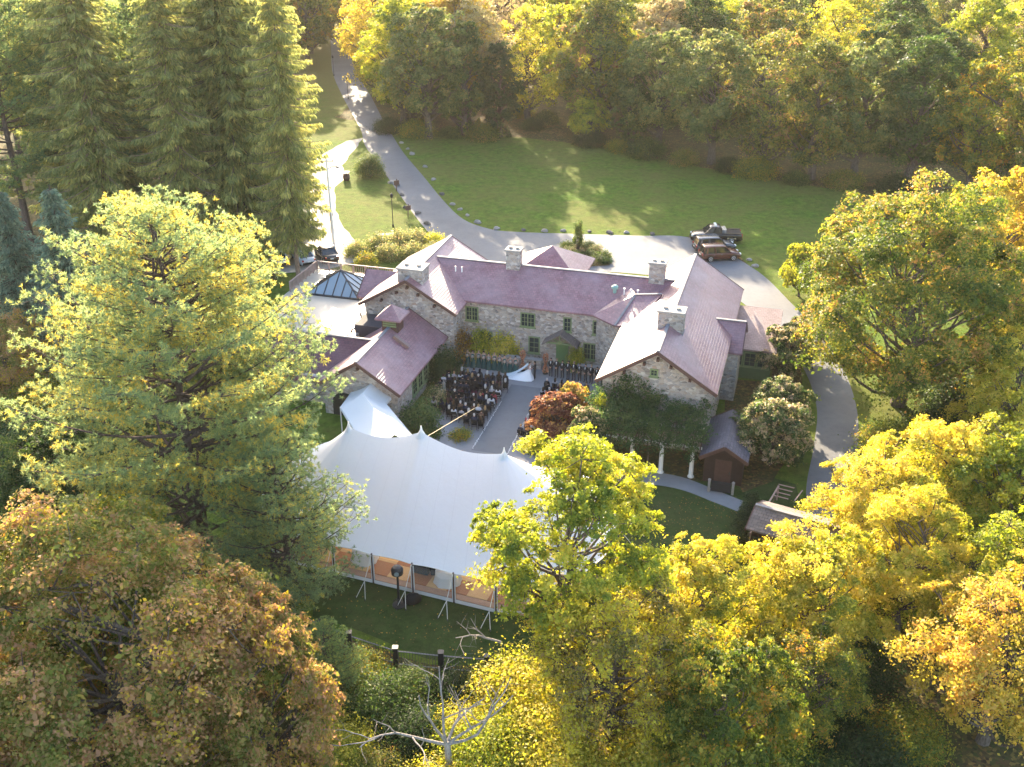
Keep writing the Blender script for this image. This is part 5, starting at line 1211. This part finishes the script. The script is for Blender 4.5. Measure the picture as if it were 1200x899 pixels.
def gown_mesh(m, train=0.0, wide=.34):
    N = 28; vs = []; prof = [(.02,1.2,.0),(.135,1.20,.0),(.125,1.06,.0),(.16,.92,.0),(.21,.6,.0),(wide*.8,.25,.0),(wide,.015,.0)]
    for i, (r, z, _) in enumerate(prof):
        for q in range(N):
            a = 2*math.pi*q/N; rr = r*(1 + (.05*math.sin(7*a) if z < .7 else 0)); x = rr*math.cos(a); y = rr*math.sin(a)*.86
            if train and z < .95:
                k = max(0, math.sin(a))**1.5*((.95-z)/.95)**1.4; y += train*k; x *= 1+.9*k
                z2 = z*(1-.0*k)
            else: z2 = z
            vs.append((x, y, z2))
    fs = [(i*N+q, i*N+(q+1)%N, (i+1)*N+(q+1)%N, (i+1)*N+q) for i in range(len(prof)-1) for q in range(N)]
    return MB().add(vs, fs).mesh('dress', m, True)
teal_gown = gown_mesh(M['teal']); white_gown = gown_mesh(M['gown'], 1.9, .5)
M['flower_mix'] = leafmat('bouquet_flowers', [(.0,(.10,.16,.05)), (.3,(.62,.50,.42)), (.6,(.72,.66,.58)), (.85,(.62,.30,.26)), (1,(.60,.22,.12))], .3)
rgp = np.random.default_rng(3)
def flower_ball(n, r, z, leaf=.07):
    d = unit(rgp.normal(size=(n,3)))*r*rgp.uniform(.7,1.05,(n,1)); me = quads_mesh('flowers', d+np.array([0,0,z]), d, leaf*rgp.uniform(.7,1.3,n), leaf*.8, rgp.random((n,3)), rgp); me.materials.append(M['flower_mix']); return me
bq = flower_ball(130, .15, 1.14); bqs = MB().tube([(0,0,.86),(0,0,1.08)], .025, 6).mesh('stems', M['green'])
ordn = ['first','second','third','fourth','fifth','sixth','seventh','eighth','ninth','tenth','eleventh']
# bridesmaids on the left, groomsmen on the right
bm_n = 10
for k in range(bm_n):
    t = k/(bm_n-1); p = hw(-3.6+4.5*t, -1.75-.35*t**2 - .1*math.sin(k*2), .02); rz = HA + .10 + .25*t
    person('person', lady, (hl, hb)[k % 2], p, rz, 'bridesmaid in long dark teal gown, %s from the brown shrub' % ordn[k], 'bridesmaids in a row', HAIR[(k*7) % 3][1], .97+.03*math.sin(k*3), [('dress', teal_gown)])
    f = empty('bouquet', p + Matrix.Rotation(rz, 3, 'Z') @ Vector((0,-.29,0)), rz, 'pale bouquet held by the %s bridesmaid from the brown shrub' % ordn[k], 'bouquet', 'bridesmaids bouquets'); link('flowers', bq, f); link('stems', bqs, f)
gm_n = 10
for k in range(gm_n):
    t = k/(gm_n-1); p = hw(4.05+4.75*t, -1.75-.35*t - .25*t**2, .02)
    person('person', man, hm, p, HA - .12 - .3*t, 'groomsman in black suit with hands clasped, %s from the flower pillar' % ordn[k], 'groomsmen in a row', HAIR[(k*5) % 3][1], 1.0+.03*math.sin(k*2.1), [('shirt_front', shirt_v)])
gp = hw(2.85, -2.75, .02)
person('person', groomb, hm, gp, HA - R(90), 'groom in black suit holding the bride at the end of the aisle', None, HAIR[0][1])
person('person', brideb, hb, hw(2.40, -2.85, .02), HA + R(90), 'bride in white gown with a long train, in the groom\'s arms', None, HAIR[1][1], 1.0, [('dress', white_gown)])
def veil():
    vs = []; n = 10; m = 8
    for i in range(n+1):
        t = i/n; w = .12 + .55*t**1.5; z = 1.66*(1-t)**1.25 + .03; y = .08 + 2.35*t**1.2
        for j in range(m+1): q = j/m-.5; vs.append((q*2*w, y - .25*abs(q)*t, z*(1-.25*abs(q)) + .03*math.sin(j*2.2)*t))
    return MB().add(vs, [(i*(m+1)+j, (i+1)*(m+1)+j, (i+1)*(m+1)+j+1, i*(m+1)+j+1) for i in range(n) for j in range(m)])
M['tulle'] = mk_vinyl(); 
_t = NT('veil_tulle'); _t.base((.80,.85,.88), .7, .2); _tr = _t.node('BsdfTransparent'); _mx = _t.node('MixShader'); _mx.inputs[0].default_value = .62; _t.l.new(_tr.outputs[0], _mx.inputs[1]); _t.l.new(_t.p.outputs[0], _mx.inputs[2]); _t.l.new(_mx.outputs[0], _t.out.inputs[0]); M['tulle'] = _t.mat
bride = [o for o in COL.objects if o.get('label', '').startswith('bride in white')][0]
part('veil', veil(), M['tulle'], None, bride, True)
# two tall flower pillars flanking the couple
M['flower_or'] = leafmat('orange_flowers', [(.0,(.14,.12,.04)), (.25,(.45,.14,.08)), (.6,(.62,.26,.14)), (1,(.70,.45,.32))], .3)
for k, (u, v) in enumerate(((1.35,-1.3),(3.45,-1.35))):
    o = empty('flower_pillar', hw(u, v, .015), HA, 'tall pillar of orange flowers %s of the couple' % ('left' if k == 0 else 'right'), 'flower pillar')
    part('stand', MB().tube([(0,0,0),(0,0,1.6)], .06, 8).lathe([(.24,0),(.24,.05),(.08,.1)], 10), M['iron'], None, o)
    n = 620; th = rgp.uniform(0, 6.28, n); z = rgp.uniform(.15, 1.95, n); r = (.17+.09*np.sin(z*5))*rgp.uniform(.7, 1.1, n); P = np.stack([r*np.cos(th), r*np.sin(th), z], 1)
    me = quads_mesh('flowers', P, P*np.array([1,1,0])+rgp.normal(size=P.shape)*.2, .11*rgp.uniform(.6,1.3,n), .09, rgp.random((n,3)), rgp); me.materials.append(M['flower_or']); link('flowers', me, o)
# guests and their folding chairs
chair_me = MB()
chair_me.box(-.21,.21,-.21,.20,.43,.46).box(-.20,.20,.205,.23,.62,.90)
for s in (-.2, .2): chair_me.bar((s,-.2,0),(s,.1,.45),.03,.03).bar((s,.22,0),(s,-.1,.45),.03,.03).bar((s,.1,.45),(s,.235,.92),.03,.03)
chair_me.bar((-.2,.0,.22),(.2,.0,.22),.02,.02); chair_me = chair_me.mesh('folding_chair', M['black'])
bodies = []
for nm, desc, mt in GUEST:
    fem = nm in ('plum', 'rose'); bodies.append(skin_body('guest', *seated(), [mt, M['skin']], lambda c: 1 if c.z > 1.10 or (c.y < -.24 and .57 < c.z < .68 and abs(c.x) < .1) else 0))
rgq = random.Random(12)
def seat_block(u0, du, ncol, v0, dv, nrow, side, skip):
    for r in range(nrow):
        for c in range(ncol):
            if skip(r, c) or rgq.random() < .03: continue
            u = u0 + du*c + rgq.uniform(-.10,.10) + (.20 if r % 2 else 0); v = v0 - dv*r + rgq.uniform(-.14,.14) - (.10*abs(c-ncol/2)/ncol)
            rz = HA + R(180) + rgq.uniform(-.12,.12) + side*.10; p = hw(u, v, .02); pos = '%s row, %s seat %s of the aisle' % (ordn[r], ordn[c], 'left' if side > 0 else 'right')
            w = rgq.choices(range(8), [34,22,16,5,7,6,3,6])[0]; h = rgq.choices(range(4), [5,4,2,2.5])[0]
            lg = rgq.random() < .45 or w in (3, 6)
            person('person', bodies[w], hsl if lg else hs, p, rz, 'guest in %s, %s' % (GUEST[w][1], pos), 'seated wedding guests', HAIR[h][1], rgq.uniform(.94, 1.04))
            ch = link('folding_chair', chair_me, None, p, rz); tag(ch, 'dark folding chair, ' + pos, 'chair', 'folding chairs of the guests')
seat_block(.75, -.56, 10, -4.75, .86, 10, 1, lambda r, c: (r == 9 and c > 2) or (r == 8 and c > 5) or (r >= 6 and c > 8))
seat_block(4.55, .56, 7, -4.6, .86, 11, -1, lambda r, c: c > 6 - max(0, r-3)*.6)
# a man crossing the sunlit parking area, one guest alone near the tent
person('person', walker, hm, (-22.3, 126.4, .02), R(170), 'person in dark clothes walking on the sunlit gravel', None, HAIR[0][1])
o = empty('stone_statue', hw(-3.6, -8.2), HA, 'weathered stone statue on a plinth left of the guests', 'statue')
part('plinth', MB().box(-.22,.22,-.22,.22,0,.55).box(-.27,.27,-.27,.27,.55,.62), M['concrete'], None, o)
part('figure', MB().lathe([(.19,0),(.17,.3),(.13,.55),(.16,.75),(.10,.92),(.05,.97),(.085,1.05),(.08,1.15),(.03,1.2)], 12, (0,0,.62)), M['rock'], None, o, True)
# chain of tan guy straps from tent peak into the court
tag(MB().tube([tw_(-7.6, NB/2, 6.9), (-2.6, 76.6, 1.0)], .018, 5).build('guy_strap', M['strapyellow']), 'tan strap running from the middle tent peak over the guests', 'strap')
# ---------------------------------------------------------------- vehicles
def paint(n, c, rough=.25): return plain(n, c, rough, .6, var=.04)
M['tyre'] = plain('tyre_rubber', (.015,.015,.016), .8, .2); M['rim'] = plain('alloy_rim', (.5,.5,.52), .3, .6, .6, .03); M['carglass'] = mk_glass('car_glass', (.015,.02,.025), .05, .7)
M['lamp_red'] = plain('tail_lamp', (.35,.02,.015), .2, .6); M['lamp_clear'] = plain('head_lamp', (.7,.7,.68), .15, .7); M['chrome'] = plain('bright_trim', (.6,.6,.6), .2, .6, .8)
def loft(secs, close=True):
    """cross sections (lists of 3D points, same count) joined into a closed hull"""
    n = len(secs[0]); vs = [p for s in secs for p in s]; fs = []
    for i in range(len(secs)-1):
        for k in range(n): fs.append((i*n+k, i*n+(k+1)%n, (i+1)*n+(k+1)%n, (i+1)*n+k))
    fs.append(tuple(reversed(range(n)))); fs.append(tuple((len(secs)-1)*n+k for k in range(n)))
    return MB().add(vs, fs)
def car(name, loc, rz, label, body, L=4.6, W=1.84, H=1.66, hood=.95, belt=1.0, kind='suv', rails=False, group=None):
    """front points to +x"""
    o = empty(name, loc, rz, label, 'pickup' if kind == 'pickup' else 'car', group); h = L/2; w = W/2; wb = L*.29
    def sec(x, ww, zb, zt): return [(x,-ww*.86,zb),(x,-ww,zb+.14),(x,-ww*1.0,zt-.22),(x,-ww*.93,zt-.05),(x,-ww*.80,zt),(x,ww*.80,zt),(x,ww*.93,zt-.05),(x,ww*1.0,zt-.22),(x,ww,zb+.14),(x,ww*.86,zb)]
    st = [(-h,.80,.42,.82),(-h+.10,.93,.30,belt-.02),(-h+.6,1.0,.24,belt),(0,1.0,.22,belt),(h*.42,1.0,.22,belt-.02),(h*.55,.99,.24,hood+.02),(h-.35,.93,.26,hood-.10),(h-.08,.82,.34,hood-.26),(h,.70,.42,hood-.38)]
    part('body', loft([sec(x, w*f, zb, zt) for x, f, zb, zt in st]), body, None, o, True)
    # cabin: glass hull with a painted roof and pillars
    if kind == 'pickup': c0, c1, r0, r1 = -h*.18, h*.50, -h*.10, h*.24
    elif kind == 'sedan': c0, c1, r0, r1 = -h*.72, h*.46, -h*.34, h*.12
    else: c0, c1, r0, r1 = -h*.97, h*.46, -h*.84, h*.14
    def cs(x, z, f): return [(x,-w*f,belt-.03),(x,-w*f*.985,belt),(x,-w*f*.985,belt+.01)][:1] + [(x,-w*f,z)]
    g0 = [(c0,-w*.93,belt-.04),(c1,-w*.90,belt-.04),(c1,w*.90,belt-.04),(c0,w*.93,belt-.04),(r0,-w*.74,H-.06),(r1,-w*.72,H-.06),(r1,w*.72,H-.06),(r0,w*.74,H-.06)]
    gl = part('cabin_glass', MB().add(g0, [(0,3,2,1),(4,5,6,7),(0,1,5,4),(1,2,6,5),(2,3,7,6),(3,0,4,7)]), M['carglass'], None, o)
    rf = loft([[(x,-w*f,z),(x,-w*f*.9,z+.05),(x,0,z+.075),(x,w*f*.9,z+.05),(x,w*f,z)] for x, f, z in ((r0-.12,.70,H-.10),(r0+.05,.77,H-.07),((r0+r1)/2,.78,H-.055),(r1-.05,.76,H-.07),(r1+.14,.70,H-.11))])
    part('roof', rf, body, None, o, True)
    pl = MB()
    for s in (-1, 1):
        pl.bar((c1,s*w*.905,belt-.03),(r1,s*w*.73,H-.05),.07,.06).bar((c0,s*w*.935,belt-.03),(r0,s*w*.75,H-.05),.14,.07)
        for t in ((.42,.46) if kind != 'pickup' else (.5,)): pl.bar((c0+(c1-c0)*t,s*w*.93,belt-.03),(r0+(r1-r0)*(t+.02),s*w*.755,H-.05),.08,.05)
        if kind == 'suv': pl.bar((c0+(c1-c0)*.14,s*w*.935,belt-.03),(r0+(r1-r0)*.10,s*w*.755,H-.05),.18,.05)
    part('pillar', pl, body, None, o)
    for sx in (-1, 1):
        for s in (-1, 1):
            wm = MB(); R_ = .36 if kind == 'pickup' else .335; ys = s*(w-.10)
            N = 18; vs = []; 
            for y_, rr in ((-.12,R_*.93),(-.09,R_),(.09,R_),(.12,R_*.93)):
                for q in range(N): a = 2*math.pi*q/N; vs.append((sx*wb+rr*math.cos(a), ys+y_, R_+rr*math.sin(a)))
            wh = part('wheel', wm.add(vs, [(i*N+q, i*N+(q+1)%N, (i+1)*N+(q+1)%N, (i+1)*N+q) for i in range(3) for q in range(N)] + [tuple(range(N)), tuple(3*N+q for q in range(N))]), M['tyre'], None, o)
            rm = MB(); yy = ys + s*.125
            rm.tube([(sx*wb, yy-s*.01, R_), (sx*wb, yy+s*.005, R_)], R_*.20, 10)
            for q in range(5):
                a = 2*math.pi*q/5+.3; rm.bar((sx*wb, yy, R_), (sx*wb+R_*.66*math.cos(a), yy, R_+R_*.66*math.sin(a)), .07, .02, up=(0,1,0))
            rm.tube([(sx*wb+R_*.66*math.cos(2*math.pi*q/16), yy, R_+R_*.66*math.sin(2*math.pi*q/16)) for q in range(17)], .025, 5, cap=False); part('rim', rm, M['rim'], None, wh)
            arch = MB(); arch.tube([(sx*wb+(R_+.05)*math.cos(a), s*(w-.005), R_+(R_+.05)*math.sin(a)) for a in np.linspace(0, math.pi, 12)], .04, 5); part('wheel_arch', arch, M['tyre'], None, o)
    for s in (-1, 1):
        part('headlight', MB().box(h-.22,h-.03,s*w*.56-.18,s*w*.56+.18,hood-.33,hood-.20), M['lamp_clear'], None, o)
        part('tail_light', MB().box(-h-.01,-h+.14,s*w*.74-.10,s*w*.74+.10,.72,belt-.03), M['lamp_red'], None, o)
        mr = part('mirror', MB().box(c1-.28,c1-.12,s*(w+.08)-.09,s*(w+.08)+.09,belt+.02,belt+.16), body, None, o)
        for t in (.36, .62): part('door_handle', MB().box(c0+(c1-c0)*t,c0+(c1-c0)*t+.18,s*(w*1.0)-.015,s*(w*1.0)+.015,belt-.20,belt-.16), M['chrome'], None, o)
        if rails: part('roof_rail', MB().tube([(r0+.1,s*w*.66,H-.02),(r0+.2,s*w*.66,H+.07),(r1-.15,s*w*.66,H+.07),(r1,s*w*.66,H-.02)], .025, 6), M['chrome'], None, o)
    part('bumper', MB().box(-h-.05,-h+.06,-w*.80,w*.80,.36,.60), M['tyre'], None, o); part('bumper', MB().box(h-.06,h+.04,-w*.68,w*.68,.36,.52), M['tyre'], None, o)
    part('number_plate', MB().box(-h-.075,-h-.05,-.17,.17,.62,.74), M['white'], None, o)
    if kind == 'pickup':
        bd_ = MB().box(-h+.12,c0-.04,-w*.78,w*.78,belt-.01,belt+.012); part('bed', bd_, M['tyre'], None, o)
        tr = MB()
        for s in (-1,1): tr.box(-h+.05,c0,s*w*.9-.06,s*w*.9+.06,belt,belt+.07)
        part('bed_rail', tr, body, None, o)
        part('tool_box', MB().box(c0-.55,c0-.08,-w*.72,w*.72,belt+.01,belt+.42), M['chrome'], None, o)
        part('beacon_bar', MB().box(r0+.35,r0+.6,-.55,.55,H+.02,H+.16), M['lamp_clear'], None, o)
        lg = MB()
        for s in (-1, 1): lg.box(-h+.75,-h+1.75,s*(w+.004)-.004,s*(w+.004)+.004,.58,.72)
        part('sign_stripe', lg, M['strapyellow'], None, o)
    return o
car('suv', (23.35, 113.35, .02), R(8), 'brown-red crossover nearest the house in the right-hand parking row', paint('copper_brown_paint', (.085,.028,.018)), 4.55, 1.85, 1.68, rails=False)
car('wagon', (23.2, 116.1, .02), R(8), 'dark blue wagon with roof rails between pickup and brown crossover', paint('slate_blue_paint', (.045,.05,.06)), 4.75, 1.85, 1.68, rails=True)
car('pickup_truck', (23.9, 119.3, .02), R(178), 'black pickup with a light bar at the lawn edge', paint('black_paint', (.012,.012,.014)), 5.9, 2.0, 1.92, 1.12, 1.18, 'pickup')
car('sedan', (-20.9, 113.6, .02), R(115), 'dark sedan parked at the shrub border, nearest the gravel', paint('graphite_paint', (.035,.03,.03)), 4.6, 1.8, 1.45, .88, .93, 'sedan')
car('sedan', (-23.4, 112.6, .02), R(118), 'silver car behind the bare spruce trunk', paint('silver_paint', (.45,.48,.52)), 4.6, 1.8, 1.48, .88, .93, 'sedan')
car('sedan', (-26.3, 112.3, .02), R(118), 'pale blue-silver car left of the spruce trunk', paint('ice_paint', (.40,.45,.52)), 4.6, 1.8, 1.48, .88, .93, 'sedan')
car('suv', (-25.6, 123.3, .02), R(62), 'dark blue wagon in the shade above the parked row', paint('navy_paint', (.03,.04,.06)), 4.7, 1.85, 1.66, rails=True)
car('sedan', (-30.8, 124, .02), R(70), 'grey car under the spruces at the back of the parking', paint('grey_paint', (.22,.23,.25)), 4.6, 1.8, 1.46, .88, .93, 'sedan')
# ---------------------------------------------------------------- boulders along the drive
def boulder(seed, s):
    rb = random.Random(seed); bm = bmesh.new(); bmesh.ops.create_icosphere(bm, subdivisions=2, radius=1)
    for v in bm.verts:
        n = v.co.normalized(); k = 1 + .22*math.sin(n.x*3+seed)*math.cos(n.y*2.7+seed) + rb.uniform(-.07,.07); v.co = Vector((n.x*k*s*1.25, n.y*k*s*.9, max(-.15*s, n.z*k*s*.75)))
    me = bpy.data.meshes.new('boulder'); bm.to_mesh(me); bm.free(); return me
bl = [(-17.2,164.7,.40),(-15.9,161.1,.50),(-15.0,158.1,.50),(-12.5,151.1,.55),(-10.9,144.6,.55),(-9.3,137.8,.5),(-7.7,133.3,.45),(-6.6,131.2,.5),(-5.6,128.8,.45),(-4.2,126.0,.62),(-1.9,123.6,.5),(1.4,123.1,.45),(3.9,122.8,.55),(6.2,122.9,.5),(9.3,122.6,.45),(11.7,122.1,.45),(13.7,122.2,.45),(16.8,121.7,.45),(26.6,112.9,.5),(26.9,110.9,.45)]
bo = ['nearest the woods','second from the woods','third from the woods','fourth from the woods','fifth from the woods','sixth from the woods','seventh from the woods','eighth from the woods','ninth from the woods','tenth, at the bend','just past the bend','second past the bend','third past the bend','fourth past the bend','fifth past the bend','sixth past the bend','seventh past the bend','last before the pickup','beside the brown crossover','below the parked row']
for k, (x, y, s) in enumerate(bl):
    me = boulder(k+1, s*.72*(.75+.5*random.Random(k).random())); dk = k in (5, 11, 14, 15, 17); me.materials.append(M['rockdark' if dk else 'rock']); tag(link('boulder', me, None, (x, y, .05), k), ('dark' if dk else 'pale') + ' boulder by the drive at the lawn, ' + bo[k], 'boulder', 'boulders along the drive')
bl2 = [(-16.6,142.9,.55,'rock'),(-15.6,141.8,.45,'rockdark'),(-14.6,137.4,.45,'rockdark'),(-13.6,131.9,.45,'rockdark'),(-11.9,129.6,.5,'rockdark'),(-10.4,125.6,.6,'rockdark')]
for k, (x, y, s, mt) in enumerate(bl2):
    me = boulder(k+51, s*.75); me.materials.append(M[mt]); tag(link('boulder', me, None, (x, y, .05), k), 'boulder on the sunlit lawn side of the drive, %s from the round shrub' % ordn[k], 'boulder', 'boulders on the lawn side of the drive')
# ---------------------------------------------------------------- poles, lamps, signs, benches
o = empty('utility_pole', (-20.6, 117.3, 0), 0, 'tall pale utility pole at the edge of the gravel parking', 'pole'); part('pole', MB().tube([(0,0,0),(-.1,0,10.6)], [.15,.10], 10), M['white'], None, o); part('crossarm', MB().bar((-.8,0,10.1),(.7,0,10.1),.1,.12), M['rail'], None, o)
for s in (-.7, 0, .6): part('insulator', MB().lathe([(.05,0),(.07,.08),(.04,.16)], 8, (s,0,10.16)), M['white'], None, o)
part('lamp', MB().tube([(0,0,9.2),(.5,-.1,9.5),(1.1,-.1,9.5)], .04, 6).lathe([(.05,0),(.16,-.06),(.18,-.16),(.1,-.2)], 8, (1.1,-.1,9.5)), M['lead'], None, o)
for k, z in enumerate((10.3, 9.0)):
    A_, B_ = Vector((-20.6,117.3,z)), Vector((-66,150,z+.5)); tag(MB().tube([A_.lerp(B_, t) - Vector((0,0,1.2*math.sin(math.pi*t))) for t in np.linspace(0,1,14)], .014, 4).build('overhead_wire', M['iron']), ['upper overhead wire from the utility pole','lower overhead wire from the utility pole'][k], 'wire')
def lamp_post(x, y, h, lab):
    o = empty('lamp_post', (x, y, 0), 0, lab, 'lamp post'); part('post', MB().tube([(0,0,0),(0,0,h)], [.06,.045], 8).lathe([(.12,0),(.12,.25),(.06,.32)], 10), M['iron'], None, o)
    l = part('lantern', MB().lathe([(.07,0),(.16,.08),(.19,.38),(.22,.40),(.03,.58)], 6, (0,0,h)), M['iron'], None, o); part('globe', MB().lathe([(.10,.09),(.15,.36)], 6, (0,0,h+.005)), M['skyglass'], None, l)
lamp_post(-14.5, 124.6, 3.6, 'black lamp post on the sunlit lawn above the shrub border'); lamp_post(-35.6, 218, 3.4, 'lamp post beside the drive nearest the woods'); lamp_post(-29.8, 196.5, 3.4, 'lamp post beside the drive bend above the dark lawn')
for k, (x, y, lab) in enumerate(((-13.0,128.2,'dark leaning sign post by the drive, nearest the border'),(-15.5,139.2,'dark sign post by the drive beside the round shrub'))):
    o = empty('sign_post', (x, y, 0), .5, lab, 'sign'); part('post', MB().bar((0,0,0),(.12,0,1.7),.09,.09), M['trimwood'], None, o); part('board', MB().box(-.32,.42,-.06,-.03,.9,1.5), M['trimwood'], None, o)
o = empty('planter_barrel', (-22.9, 144.4, 0), 0, 'dark wooden barrel on the lawn corner by the parking entrance', 'barrel'); part('staves', MB().lathe([(.36,0),(.48,.3),(.50,.55),(.44,.95)], 14), M['trimwood'], None, o, True); part('hoop', MB().lathe([(.485,.28),(.50,.34)], 14).lathe([(.475,.70),(.485,.76)], 14), M['iron'], None, o); part('lid', MB().lathe([(.52,1.15),(.52,1.22)], 14), M['trimwood'], None, o); part('post', MB().tube([(0,0,.9),(0,0,1.16)], .05, 6), M['trimwood'], None, o)
o = empty('picnic_table', (-14.8, 119.6, 0), R(10), 'brown picnic table at the edge of the shrub border', 'table'); tp = MB()
for k in range(4): tp.box(-.95,.95,-.36+k*.19,-.19+k*.19,.72,.76)
part('top', tp, M['trimwood'], None, o)
for s in (-1, 1): part('bench_seat', MB().box(-.95,.95,s*.75-.14,s*.75+.14,.42,.46), M['trimwood'], None, o); part('leg', MB().bar((s*.65,-.6,0),(s*.65,-.2,.72),.08,.06).bar((s*.65,.6,0),(s*.65,.2,.72),.08,.06).bar((s*.65,-.85,.40),(s*.65,.85,.40),.06,.08), M['trimwood'], None, o)
# ---------------------------------------------------------------- sunlit autumn haze
hz = MB().box(-245, 245, -65, 425, -1.0, 47.0).build('haze', None)
hz.data.materials.clear(); _h = bpy.data.materials.new('haze_air'); _h.use_nodes = True
_n = _h.node_tree.nodes; _n.remove(_n['Principled BSDF']); _v = _n.new('ShaderNodeVolumePrincipled')
_v.inputs['Color'].default_value = (1.0, .93, .82, 1); _v.inputs['Density'].default_value = .00007; _v.inputs['Anisotropy'].default_value = .35
_h.node_tree.links.new(_v.outputs[0], _n['Material Output'].inputs['Volume'])
hz.data.materials.append(_h); tag(hz, 'thin warm autumn haze in the air', 'haze', kind='stuff')
